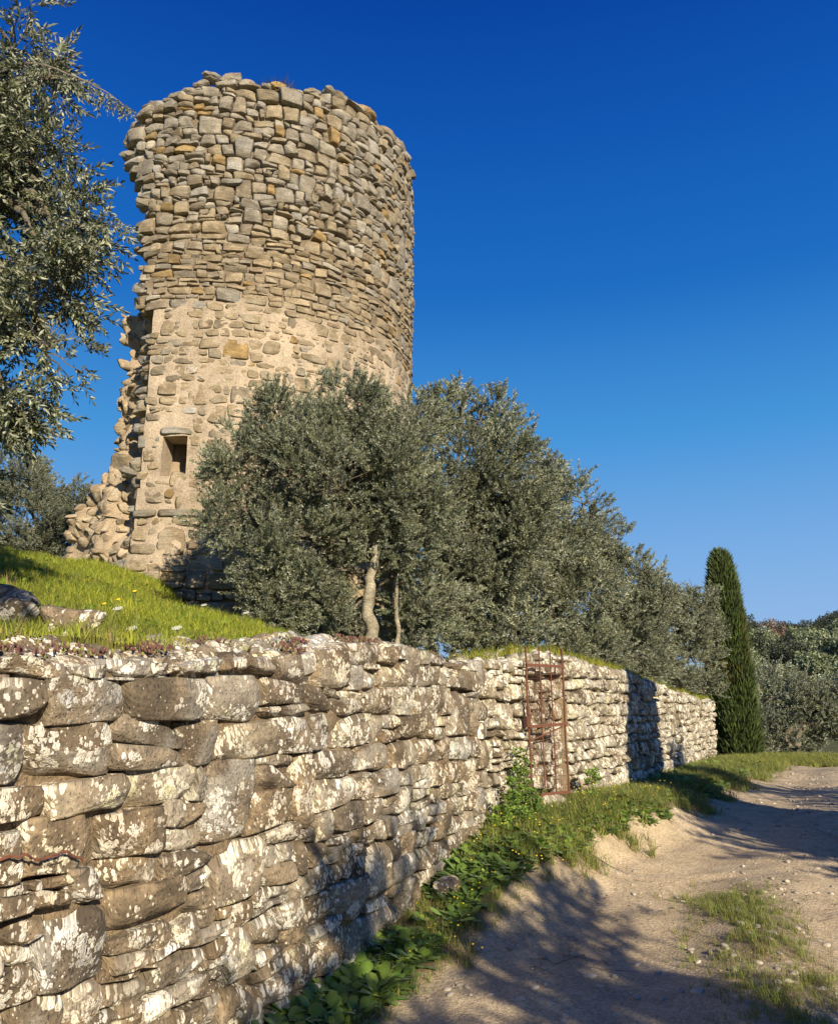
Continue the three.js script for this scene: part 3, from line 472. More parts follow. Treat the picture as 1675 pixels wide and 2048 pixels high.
oliveTree({ label: 'grey green olive tree with pale lichened trunk standing right before the tower', seed: 21, per: 2700, size: 0.74,
  trunks: [trk(0.105, [-0.5, 2.0, -10.5], [-0.53, 2.27, -10.5], [-0.61, 2.6, -10.5], [-0.63, 2.95, -10.52], [-0.6, 3.35, -10.55], [-0.55, 3.8, -10.6]), trk(0.04, [-0.3, 2.0, -10.75], [-0.27, 2.28, -10.8], [-0.27, 2.6, -10.8], [-0.3, 2.95, -10.85], [-0.25, 3.5, -10.9])],
  trunkTint: [0.52, 0.49, 0.4], lobes: [[-1.83, 5.2, -10.5, 0.5], [-0.91, 5.34, -10.5, 0.59], [-2.33, 4.65, -10.5, 0.53], [-1.41, 4.45, -10.5, 0.81], [-0.5, 4.65, -10.5, 0.72], [-0.12, 5.2, -10.5, 0.44], [-2.35, 3.85, -10.5, 0.5], [-1.64, 3.46, -10.5, 0.81], [-0.75, 3.95, -10.6, 0.72], [-0.14, 3.98, -10.6, 0.56], [-1.74, 2.77, -10.4, 0.5], [-1.11, 2.78, -10.6, 0.42], [-0.24, 3.5, -10.8, 0.4], [0.02, 3.0, -11.2, 0.42], [-0.1, 2.55, -11.3, 0.32], [-1.3, 5.0, -10.9, 0.6], [-1.0, 4.2, -10.0, 0.5]] });
const ROW = 'olive trees in the row inside the far wall';
oliveTree({ label: 'tallest olive tree of the row, directly right of the tower', group: ROW, seed: 22, per: 1500, trunks: [trk(0.09, [0.25, 2.0, -13], [0.2, 2.45, -13], [0.12, 3.1, -13], [0.4, 3.9, -13]), trk(0.06, [0.4, 2.0, -13.1], [0.6, 2.7, -13.1], [0.9, 3.8, -13.1])],
  lobes: [[0.35, 6.17, -13.00, 0.50], [1.00, 6.12, -13.00, 0.50], [1.40, 5.69, -13.00, 0.50], [0.91, 5.10, -13.00, 0.90], [0.50, 4.52, -13.00, 0.78], [1.46, 4.52, -13.00, 0.78], [0.96, 3.83, -13.00, 0.93], [1.67, 3.99, -13.00, 0.70], [0.49, 3.35, -13.00, 0.62], [1.26, 2.97, -13.00, 0.70], [0.70, 6.47, -13.00, 0.28], [1.25, 6.32, -13.10, 0.30], [0.05, 5.0, -12.6, 0.55], [-0.05, 5.6, -12.4, 0.4], [0.1, 4.2, -12.2, 0.5], [0.3, 2.95, -12.3, 0.5], [0.95, 2.5, -12.9, 0.5], [0.0, 2.75, -11.9, 0.42], [1.5, 2.55, -13.2, 0.5]] });
oliveTree({ label: 'second olive tree of the row, above the rusty gate', group: ROW, seed: 23, per: 1100, trunks: [trk(0.09, [2.4, 1.9, -15.5], [2.35, 2.6, -15.5], [2.5, 3.6, -15.5])],
  lobes: [[2.35, 5.71, -15.5, 0.55], [2.76, 4.93, -15.5, 0.79], [2.27, 4.5, -15.5, 0.83], [2.81, 3.8, -15.5, 0.92], [2.14, 3.14, -15.5, 0.65], [2.96, 2.86, -15.5, 0.6], [2.55, 5.85, -15.6, 0.3], [3.1, 5.3, -15.4, 0.4], [2.0, 2.5, -15.2, 0.5], [2.7, 2.35, -15.3, 0.5], [3.3, 2.6, -15.8, 0.55], [1.9, 3.6, -14.8, 0.6], [3.3, 4.2, -16.4, 0.7]] });
oliveTree({ label: 'third olive tree of the row, middle of the far wall', group: ROW, seed: 24, per: 1150, trunks: [trk(0.09, [4.1, 1.9, -18], [4.05, 2.6, -18], [4.2, 3.4, -18])],
  lobes: [[3.74, 5.07, -18, 0.55], [4.27, 4.79, -18, 0.55], [4.02, 4.03, -18, 0.86], [4.41, 3.38, -18, 0.86], [4.9, 4.36, -18, 0.48], [4.69, 2.64, -18, 0.6], [3.85, 2.85, -18, 0.64], [5.1, 3.5, -18.1, 0.6], [3.4, 4.6, -17.9, 0.5], [3.6, 2.3, -17.2, 0.55], [4.3, 2.2, -17.6, 0.5], [5.1, 2.5, -18.8, 0.6], [5.2, 4.1, -19.2, 0.6]] });
oliveTree({ label: 'last olive tree of the row, beside the cypress', group: ROW, seed: 25, per: 1250, trunks: [trk(0.08, [6.2, 1.7, -21], [6.2, 2.4, -21], [6.35, 3.2, -21])],
  lobes: [[6.31, 4.25, -21, 0.55], [6.89, 4.4, -21, 0.45], [5.9, 3.68, -21, 0.75], [6.63, 3.43, -21, 0.75], [6.2, 2.58, -21, 0.75], [6.9, 2.4, -21, 0.5], [7.3, 4.25, -21, 0.3], [6.9, 1.9, -20.9, 0.4], [5.5, 2.9, -20.8, 0.7], [6.0, 2.1, -20.2, 0.5], [6.9, 3.6, -21.2, 0.6], [7.35, 3.4, -21.4, 0.4], [7.2, 2.6, -21.3, 0.5]] });
// the near olive whose branches hang into the left of the view
oliveTree({ label: 'silvery olive tree hanging over the mound at the left, close by', seed: 31, per: 3500, size: 0.66, sprigs: NEAR_SPRIGS, hang: 0.75, depth: 1.2, gaps: -0.2, trunks: [trk(0.16, [-3.9, 2.3, -5.4], [-3.8, 3.2, -5.3], [-3.5, 4.2, -5.1], [-3.1, 5.0, -4.9])],
  lobes: [[-2.73, 5.9, -4.8, 0.3], [-2.85, 5.21, -4.8, 0.44], [-2.49, 5.02, -4.8, 0.26], [-2.17, 4.42, -4.8, 0.2], [-2.57, 4.2, -4.8, 0.38], [-2.27, 3.76, -4.8, 0.18], [-2.53, 3.5, -4.8, 0.32], [-2.21, 4.8, -4.8, 0.15], [-3.17, 4.7, -5, 0.55], [-3.17, 3.7, -5, 0.5], [-3.27, 5.7, -5, 0.5], [-2.37, 5.5, -4.6, 0.16], [-3.17, 2.95, -5.1, 0.35], [-2.24, 4.12, -4.8, 0.24], [-2.3, 3.72, -4.8, 0.26], [-2.12, 4.55, -4.8, 0.18], [-2.55, 3.85, -4.9, 0.3]] });
{ // a long twig reaching out to the right of that tree's crown, part of the same tree
  const t = scene.children[scene.children.length - 1], b = t.position, g = new GB(), pts = path([[-2.7, 5.55, -4.6], [-2.39, 5.5, -4.45], [-2.07, 5.33, -4.4], [-1.9, 5.24, -4.4], [-1.79, 5.15, -4.4]].map((p) => V(...p).sub(b)), 16, 0.012, 4);
  tube(g, pts, pts.map((_, i) => lerp(0.008, 0.0025, i / 16)), 5, [0.33, 0.31, 0.27]);
  mesh('twig', g.geo(), MAT.bark, t); const r = rng(5);
  scatter('foliage', NEAR_SPRIGS[0], MAT.leaf, pts.slice(3).flatMap((p, i) => (i < 3 || i > 6 ? [0, 1] : [0]).map(() => ({ p, d: V(r() - 0.3, -0.6 - r(), r() - 0.5).normalize(), r: r() * 6, s: 0.3 + r() * 0.22, c: rgb(1, 1, 1) }))), t);
}
oliveTree({ label: 'dark olive tree on the rise left of the tower, behind the near branches', seed: 33, per: 520, size: 1.3, shade: 0.75, trunks: [trk(0.12, [-11, 3.6, -24], [-11, 5, -24], [-10.9, 6.2, -24])], lobes: [[-11.41, 7.1, -24, 1.1], [-10.3, 7.3, -24, 0.8], [-10.9, 6.4, -23.5, 1.0], [-10.2, 5.6, -24, 0.8], [-12, 8.0, -24, 0.9], [-11.92, 6.2, -24, 0.86], [-9.8, 7.2, -24, 0.34], [-10.5, 6.1, -24, 0.72], [-12.6, 5.6, -24, 1]] });
// olives at the far bend of the track
const BEND = 'olive trees standing at the bend beyond the cypress';
oliveTree({ label: 'pale bushy olive tree directly right of the cypress', group: BEND, seed: 34, per: 240, size: 1.7, trunks: [trk(0.12, [13.5, -1.0, -33], [13.5, 0, -33], [13.4, 0.9, -33])], lobes: [[13.6, 1.9, -33, 1.0], [13.2, 0.8, -33, 1.15], [13.8, 0.3, -33, 0.98], [13.0, 0.0, -32.6, 0.7]] });
oliveTree({ label: 'round olive tree with a bare dark trunk at the right edge of the view', group: BEND, seed: 35, per: 240, size: 1.7, trunks: [trk(0.17, [14.05, -1.0, -32.5], [14.07, -0.3, -32.5], [14.1, 0.3, -32.5], [14.5, 0.9, -32.6]), trk(0.1, [14.07, -0.2, -32.5], [13.8, 0.2, -32.5], [13.6, 0.6, -32.5])], lobes: [[14.78, 1.25, -33, 1.1], [15.6, 1.75, -33, 1.1], [15.5, 0.6, -33, 1.08], [14.4, 0.9, -33, 0.7], [16.6, 1.2, -33, 1.2]] });
{ // cypress
  const t = thing('cypress_tree', 'tall slim dark green cypress at the end of the stone wall', 'tree', [9.08, 0.0, -25]), r = rng(71);
  const prof = (h) => poly([[0, 0.4], [0.06, 0.6], [0.2, 0.58], [0.45, 0.5], [0.62, 0.44], [0.78, 0.34], [0.9, 0.25], [0.97, 0.16], [1.0, 0.07]], h), H = 6.0;
  const tr = new GB(); tube(tr, [V(0, -0.4, 0), V(0, 1, 0), V(0, 4.8, 0)], [0.16, 0.12, 0.04], 7, [0.12, 0.09, 0.06]); mesh('trunk', tr.geo(), MAT.bark, t);
  const sg = [1, 2].map((s) => { const q = rng(s * 31), g = new GB(); for (let k = 0; k < 11; k++) { const w = q() * 6.28, o = 0.1 + q() * 0.4, l = 0.16 + q() * 0.16, d = V(Math.cos(w) * Math.sin(o), Math.cos(o), Math.sin(w) * Math.sin(o)), sd = V().crossVectors(d, V(q() - 0.5, 0.2, q() - 0.5)).normalize().multiplyScalar(0.012 + q() * 0.012), p = V((q() - 0.5) * 0.06, (q() - 0.3) * 0.08, (q() - 0.5) * 0.06), v = 0.75 + q() * 0.5, c = [0.075 * v, 0.108 * v, 0.022 * v], m = p.clone().addScaledVector(d, l * 0.55), e = p.clone().addScaledVector(d, l); g.q(g.v(p.x, p.y, p.z, c), g.v(m.x + sd.x, m.y + sd.y, m.z + sd.z, c), g.v(e.x, e.y, e.z, c), g.v(m.x - sd.x, m.y - sd.y, m.z - sd.z, c)); } return g.geo(true); });
  const lists = [[], []];
  for (let k = 0; k < 15000; k++) {
    const h = 1 - Math.pow(r(), 0.85), w = r() * 6.2832, R = prof(h) * (1 + 0.2 * vnoise(Math.cos(w) * 3.4, h * 5 - w * 0.4, Math.sin(w) * 3.4) + 0.2 * vnoise(Math.cos(w) * 9, h * 16, Math.sin(w) * 9)) * (0.72 + 0.28 * Math.sqrt(r()));
    const brown = vnoise(w * 1.2, h * 5, 4) > 0.45 && r() < 0.35, v = 0.7 + r() * 0.6;
    lists[k & 1].push({ p: V(Math.cos(w) * R, h * H - 0.1, Math.sin(w) * R), d: V(Math.cos(w) * 0.3 + (r() - 0.5) * 0.35, 1, Math.sin(w) * 0.3 + (r() - 0.5) * 0.35).normalize(), r: r() * 6, s: 0.8 + r() * 0.5, c: brown ? rgb(v * 1.7, v * 0.95, v * 0.9) : rgb(v, v, v) });
  }
  for (let k = 0; k < 60; k++) lists[0].push({ p: V((r() - 0.5) * 0.22, 5.7 + r() * 0.34, (r() - 0.5) * 0.3), d: V((r() - 0.5) * 0.3, 1, (r() - 0.5) * 0.3).normalize(), r: r() * 6, s: 0.9, c: rgb(1, 1, 1) });
  sg.forEach((g, k) => scatter('foliage', g, MAT.leaf, lists[k], t));
}
// ---------------------------------------------------------------- the wooded hillside
{
  const clump = (seed, tones) => { const q = rng(seed), g = new GB(); for (let k = 0; k < 26; k++) { const w = q() * 6.28, h = q() * 2 - 1, s = Math.sqrt(1 - h * h), p = V(Math.cos(w) * s, h, Math.sin(w) * s).multiplyScalar(0.28 * Math.cbrt(q())), a = V(q() - 0.5, q() - 0.5, q() - 0.5).normalize().multiplyScalar(0.09), b = V(q() - 0.5, q() - 0.5, q() - 0.5).normalize().multiplyScalar(0.05), c = tones[(q() * tones.length) | 0]; g.q(g.v(p.x - a.x, p.y - a.y, p.z - a.z, c), g.v(p.x + b.x, p.y + b.y, p.z + b.z, c), g.v(p.x + a.x, p.y + a.y, p.z + a.z, c), g.v(p.x - b.x, p.y - b.y, p.z - b.z, c)); } return g.geo(true); };
  const green = [0, 1].map((s) => clump(81 + s, OLIVE.map((c) => [c[0] * 0.78, c[1] * 0.86, c[2] * 0.64]))), brown = clump(91, [[0.24, 0.175, 0.12], [0.29, 0.21, 0.15], [0.18, 0.135, 0.09]]), deep = clump(93, [[0.035, 0.045, 0.02], [0.05, 0.06, 0.026], [0.03, 0.036, 0.018]]);
  const proto = (geo, n, seed, R, Hh, v) => { const r = rng(seed), list = []; for (let k = 0; k < n; k++) { const w = r() * 6.28, h = r() * 2 - 1, s = Math.sqrt(1 - h * h), d = V(Math.cos(w) * s, h, Math.sin(w) * s), e = Math.pow(r(), 0.4) * (1 + 0.35 * vnoise(d.x * 1.7 + seed, d.y * 1.7, d.z * 1.7)); const p = V(d.x * R * e, Hh + d.y * R * 0.75 * e, d.z * R * e); if (vnoise(p.x * 1.2, p.y * 1.2, p.z * 1.2 + seed) < -0.35) continue; const q = (0.7 + r() * 0.6) * v; list.push({ p, d: V(r() - 0.5, r(), r() - 0.5).normalize(), r: r() * 6, s: 0.9 + r() * 0.7, c: rgb(q, q, q) }); } return [geo, list, Hh]; };
  const kinds = [['olive_tree', proto(green[0], 420, 1, 2.1, 2.3, 1), 'round grey green olive tree on the hillside'], ['olive_tree', proto(green[1], 380, 2, 1.7, 1.9, 1.15), 'pale small olive tree on the hillside'], ['oak_tree', proto(deep, 460, 3, 2.5, 2.9, 1.1), 'dark evergreen oak on the hillside'], ['bare_tree', proto(brown, 300, 4, 2.1, 2.5, 1), 'brown leafless tree on the hillside']].map(([name, [geo, list, Hh], label]) => {
    const g = new THREE.Group(), tr = new GB(); tube(tr, [V(0, -0.5, 0), V(0.1, Hh * 0.5, 0), V(0, Hh, 0.1)], [0.17, 0.13, 0.07], 5, [0.16, 0.13, 0.1]); mesh('trunk', tr.geo(), MAT.plain, g); scatter('foliage', geo, MAT.leaf, list, g); return { g, name, label };
  });
  const r = rng(95), spots = [], tops = { olive_tree: 'pale or grey green', oak_tree: 'dark' };
  for (let k = 0; k < 1500 && spots.length < 110; k++) {
    const d = 54 + Math.pow(r(), 0.85) * 56, lat = 0.35 + r() * 0.18, z = -d * Math.cos(Math.atan(lat)), x = -z * lat;
    if (spots.some((s) => Math.hypot(s.x - x, s.z - z) < 3.3)) continue; spots.push({ x, z, lat, d });
  }
  spots.forEach((s) => {
    const high = s.d > 82, k = high ? (s.lat < 0.44 ? (r() < 0.75 ? 3 : 2) : r() < 0.65 ? 2 : r() < 0.5 ? 3 : 0) : r() < 0.5 ? 0 : r() < 0.6 ? 1 : 2, K = kinds[k], o = K.g.clone();
    o.name = numbered(K.name); o.position.set(s.x, groundY(s.x, s.z), s.z); o.rotation.y = r() * 6.28; o.scale.setScalar(0.62 + r() * 0.45);
    const where = (s.d > 90 ? 'near the crest' : s.d > 70 ? 'midway up' : 'low down') + (s.lat < 0.415 ? ' beside the cypress' : s.lat < 0.465 ? ' in the middle' : ' towards the right edge');
    tag(o, K.label + ', ' + where, 'tree', K.label.replace('tree', 'trees').replace(' oak', ' oaks') + ' ' + where); scene.add(o);
  });
}
// trees across the track, out of view on the right and behind: they shade the track and the foot of the wall
{
  const SHADERS = [[201, [7.6, 0.1, -3.9], 1.1, 'the one opposite the far wall'], [202, [9.4, 0.1, -6.0], 1.2, 'the farthest from the camera'], [203, [3.5, 0, 1.2], 1.12, 'shading the near end of the middle ridge'], [205, [2.65, 0, 1.0], 0.78, 'shading the foot of the near wall']];
  const mk = (seed, p, s, label, n = 7) => { const r = rng(seed), lobes = []; for (let k = 0; k < n; k++) lobes.push([p[0] + (r() - 0.5) * 2.2 * s, p[1] + (1.5 + r() * 1.9) * s, p[2] + (r() - 0.5) * 2.2 * s, (0.45 + r() * 0.35) * s]); return oliveTree({ label, group: 'olive trees across the track', seed, per: 330, size: 1.5, lobes, trunks: [trk(0.12, p, [p[0] + 0.1, p[1] + 0.8, p[2]], [p[0], p[1] + 1.7 * s, p[2]])] }); };
  for (const [seed, p, s, which] of SHADERS) mk(seed, p, s, 'olive tree across the track, ' + which);
  oliveTree({ label: 'added unseen olive tree on the mound beside the camera, put there to shade the boulders', group: 'added unseen olive trees beside the camera', seed: 206, per: 900, size: 0.8, lobes: [[-0.7, 3.65, -0.95, 0.4], [-1.25, 3.85, -1.15, 0.42], [-1.7, 3.9, -0.7, 0.5]], trunks: [trk(0.1, [-2.4, 1.8, -0.2], [-2.3, 2.6, -0.3], [-1.8, 3.4, -0.6])] });  // unseen olive added only to darken the boulders and grass at the left
  const c2 = scene.getObjectByName('cypress_tree').clone(); c2.name = numbered('cypress_tree'); c2.position.set(6.75, 0.1, -5.7); c2.scale.set(1.4, 1.0, 1.4); c2.userData.label = 'slim cypress across the track whose shadow stripes the far wall'; scene.add(c2);
}

function stuff(m, label, category) { tag(m, label, category); m.userData.kind = 'stuff'; return m; }
// ---------------------------------------------------------------- gate
{
  const a = V(1.13, 0.7, -8.84), b = V(1.60, 0.7, -9.25), t = thing('iron_gate', 'narrow rusty iron gate of thin bars and wire before the walled up doorway', 'gate', [a.x, a.y, a.z]);
  const W = 0.58, H = 1.5; t.rotation.y = Math.atan2(-(b.z - a.z), b.x - a.x); const r = rng(3);
  const bar = (name, p, q, rad, n = 10, wob = 0.006) => { const g = new GB(); tube(g, path([V(...p), V((p[0] + q[0]) / 2, (p[1] + q[1]) / 2, (p[2] + q[2]) / 2), V(...q)], n, wob, r() * 90), Array(n + 1).fill(rad), 6, [1, 1, 1]); return mesh(name, g.geo(), MAT.rust, t); };
  for (const x of [0, W * 0.36, W * 0.66, W]) bar('bar', [x, x === 0 || x === W ? 0 : 0.02, 0], [x - 0.03, H, 0.0], x === 0 || x === W ? 0.011 : 0.007);
  for (const [y, s] of [[0.02, 0], [0.70, 0.035], [1.31, 0.0]]) { const g = new THREE.BoxGeometry(W + 0.02, 0.03, 0.012, 6, 1, 1); g.setAttribute('color', new THREE.Float32BufferAttribute(Array(g.attributes.position.count * 3).fill(1), 3)); const m = mesh('rail', g, MAT.rust, t); m.position.set(W / 2 - y * 0.02, y, 0.016); m.rotation.z = s; }
  bar('brace', [0.02, 0.55, -0.01], [W * 0.9, 0.68, -0.01], 0.008);
  const lock = new THREE.BoxGeometry(0.06, 0.11, 0.045); lock.setAttribute('color', new THREE.Float32BufferAttribute(Array(lock.attributes.position.count * 3).fill(0.8), 3)); mesh('lock_box', lock, MAT.rust, t).position.set(-0.045, 0.74, 0.01);
  const hinge = new THREE.CylinderGeometry(0.018, 0.018, 0.09, 8); hinge.setAttribute('color', new THREE.Float32BufferAttribute(Array(hinge.attributes.position.count * 3).fill(0.8), 3));
  for (const y of [0.85, 0.12]) mesh('hinge', hinge, MAT.rust, t).position.set(-0.02, y, 0.0);
  const w = new GB(); for (let x = 0.02; x < W; x += 0.03) tube(w, path([V(x, 0.03, -0.008), V(x - 0.01 + r() * 0.01, 0.6, -0.008), V(x - 0.02, 1.3, -0.008)], 14, 0.008, x * 90), Array(15).fill(0.0014), 3); for (let y = 0.05; y < 1.3; y += 0.045) tube(w, path([V(0, y, -0.006), V(W / 2, y + (r() - 0.5) * 0.02, -0.01), V(W, y, -0.006)], 10, 0.008, y * 50), Array(11).fill(0.0013), 3);
  mesh('wire_netting', w.geo(), MAT.rust, t).userData.kind = 'stuff';
}
// ---------------------------------------------------------------- loose blocks
function rock(name, label, p, s, rot, mat, tint, seed, category = 'stone') {
  const g0 = new THREE.IcosahedronGeometry(1, 5), P = g0.attributes.position, C = [], U = [];
  for (let i = 0; i < P.count; i++) { const k = V(P.getX(i), P.getY(i), P.getZ(i)); for (const c of 'xyz') k[c] = Math.sign(k[c]) * Math.pow(Math.abs(k[c]), 0.62); const n = 0.85 + 0.25 * vnoise(k.x * 1.3 + seed, k.y * 1.3, k.z * 1.3) + 0.1 * fbm(k.x * 4 + seed, k.y * 6, k.z * 4); k.multiplyScalar(n); P.setXYZ(i, k.x * s[0], k.y * s[1], k.z * s[2]); C.push(...tint); U.push((k.x * s[0] + k.z * s[2] * 0.6) / 2.4 + seed * 0.13, (k.y * s[1] + k.z * s[2] * 0.8) / 2.4 + seed * 0.31); }
  g0.setAttribute('color', new THREE.Float32BufferAttribute(C, 3)); g0.setAttribute('uv', new THREE.Float32BufferAttribute(U, 2)); g0.computeVertexNormals();
  const m = mesh(name, g0, mat, null); m.position.set(...p); m.rotation.set(...rot); tag(m, label, category); return m;
}
rock('stone_block', 'squared stone block forming the step under the rusty gate', [1.36, 0.38, -8.92], [0.24, 0.34, 0.17], [0.02, 0.8, 0.03], MAT.near, [1.1, 1.08, 1.02], 3, 'step');
rock('flat_stone', 'flat grey stone jutting from the foot of the near wall above the weeds', [0.2, 0.3, -6.62], [0.17, 0.075, 0.11], [0.05, 1.0, 0.1], MAT.near, [1.1, 1.08, 1.04], 8);
rock('boulder', 'large dark boulder in shade on the mound at the left edge', [-2.12, 2.06, -4.1], [0.3, 0.13, 0.2], [0.1, 0.3, -0.05], MAT.near, [0.42, 0.42, 0.42], 14);  // low tint paints tree shade onto this boulder
rock('boulder', 'smaller grey stone with one sunlit corner behind the cap of the near wall', [-1.72, 1.98, -4.15], [0.17, 0.1, 0.13], [0.1, 0.6, -0.12], MAT.near, [1.05, 1.03, 1.0], 17);
rock('pottery_shard', 'small pinkish terracotta shard upright on top of the near wall', [-0.72, 1.97, -5.35], [0.035, 0.055, 0.015], [0, 0.4, 0.2], MAT.plain, [0.55, 0.29, 0.2], 21, 'shard');
{ // a rusty wire caught between the stones
  const g = new GB(), pts = path([[2.2, 1.08, 0.03], [2.3, 1.1, 0.06], [2.4, 1.07, 0.05], [2.52, 1.08, 0.05], [2.62, 1.03, 0.04]].map((q) => nearMap(...q)), 24, 0.008, 6);
  tube(g, pts, pts.map(() => 0.004), 5, [1.2, 1.2, 1.2]); tube(g, pts.map((p, i) => p.clone().add(V(0.004 * Math.sin(i * 1.7), 0.006 * Math.cos(i * 1.7), 0.004))), pts.map(() => 0.003), 5, [1.1, 1.1, 1.1]);
  tag(mesh('rusty_wire', g.geo(), MAT.rust), 'twisted rusty wire hanging on the near wall at the left edge', 'wire');
}
// ---------------------------------------------------------------- grass and weeds
const tuft = (seed, n, h, wide, spread, lean, tones) => { const r = rng(seed), g = new GB(); for (let k = 0; k < n; k++) { const w = r() * 6.28, x = Math.cos(w) * spread * r(), z = Math.sin(w) * spread * r(), f = r() * 6.28, L = h * (0.5 + r() * 0.6), b = lean * (0.3 + r()) * L, W = wide * (0.7 + r() * 0.6), c = tones[(r() * tones.length) | 0], sx = -Math.sin(f) * W, sz = Math.cos(f) * W; const pt = (t, ww) => { const d = b * t * t; return [g.v(x + Math.cos(f) * d - sx * ww, L * t * (1 - 0.2 * lean * t), z + Math.sin(f) * d - sz * ww, c), g.v(x + Math.cos(f) * d + sx * ww, L * t * (1 - 0.2 * lean * t), z + Math.sin(f) * d + sz * ww, c)]; }; const a = pt(0, 1), m = pt(0.55, 0.8), e = pt(1, 0.05); g.q(a[0], a[1], m[1], m[0]); g.q(m[0], m[1], e[1], e[0]); } return g.geo(true); };
const LIME = [[0.33, 0.38, 0.02], [0.40, 0.43, 0.024], [0.27, 0.32, 0.018], [0.43, 0.42, 0.045]], GREEN = [[0.12, 0.19, 0.018], [0.17, 0.25, 0.022], [0.22, 0.28, 0.028], [0.27, 0.25, 0.06]], STRAW = [[0.36, 0.28, 0.13], [0.28, 0.2, 0.09], [0.2, 0.2, 0.05]];
const meadow = [1, 2].map((s) => tuft(s, 13, 0.13, 0.0032, 0.07, 0.7, LIME)), rough = [3, 4].map((s) => tuft(s, 12, 0.17, 0.0032, 0.06, 0.7, GREEN)), straw = tuft(5, 12, 0.16, 0.0022, 0.06, 0.8, STRAW);
function leafy(seed, n, L, W, up, tones, lobed) {           // a low clump of broad leaves on stalks
  const r = rng(seed), g = new GB();
  for (let k = 0; k < n; k++) {
    const w = k * 2.4 + r(), o = up * (0.5 + r()), l = L * (0.6 + r() * 0.6), ww = W * (0.7 + r() * 0.5), c = tones[(r() * tones.length) | 0], d = V(Math.cos(w), o, Math.sin(w)).normalize(), sd = V(-Math.sin(w), 0, Math.cos(w)), st = l * (0.3 + r() * 0.5), n2 = V().crossVectors(sd, d).normalize();
    const rows = [[0, 0.02], [0.18, 0.55], [0.42, 1], [0.7, lobed ? 0.72 : 0.85], [0.9, 0.42], [1, 0.02]].map(([t, f]) => { const p = d.clone().multiplyScalar(st + l * t).add(V(0, -0.35 * l * t * t, 0)); const e = (s) => { const q = p.clone().addScaledVector(sd, s * ww * f).addScaledVector(n2, -0.22 * ww * f + 0.1 * ww * (r() - 0.5)); return g.v(q.x, q.y, q.z, c); }; return [e(-1), g.v(p.x, p.y, p.z, c.map((x) => x * 1.15)), e(1)]; });
    for (let i = 0; i < rows.length - 1; i++) { g.q(rows[i][0], rows[i][1], rows[i + 1][1], rows[i + 1][0]); g.q(rows[i][1], rows[i][2], rows[i + 1][2], rows[i + 1][1]); }
    tube(g, [V(0, 0, 0), d.clone().multiplyScalar(st)], [0.003, 0.002], 3, tones[0]);
  }
  return g.geo();
}
const WEED = [[0.09, 0.18, 0.016], [0.13, 0.23, 0.02], [0.17, 0.27, 0.025], [0.2, 0.29, 0.03]];
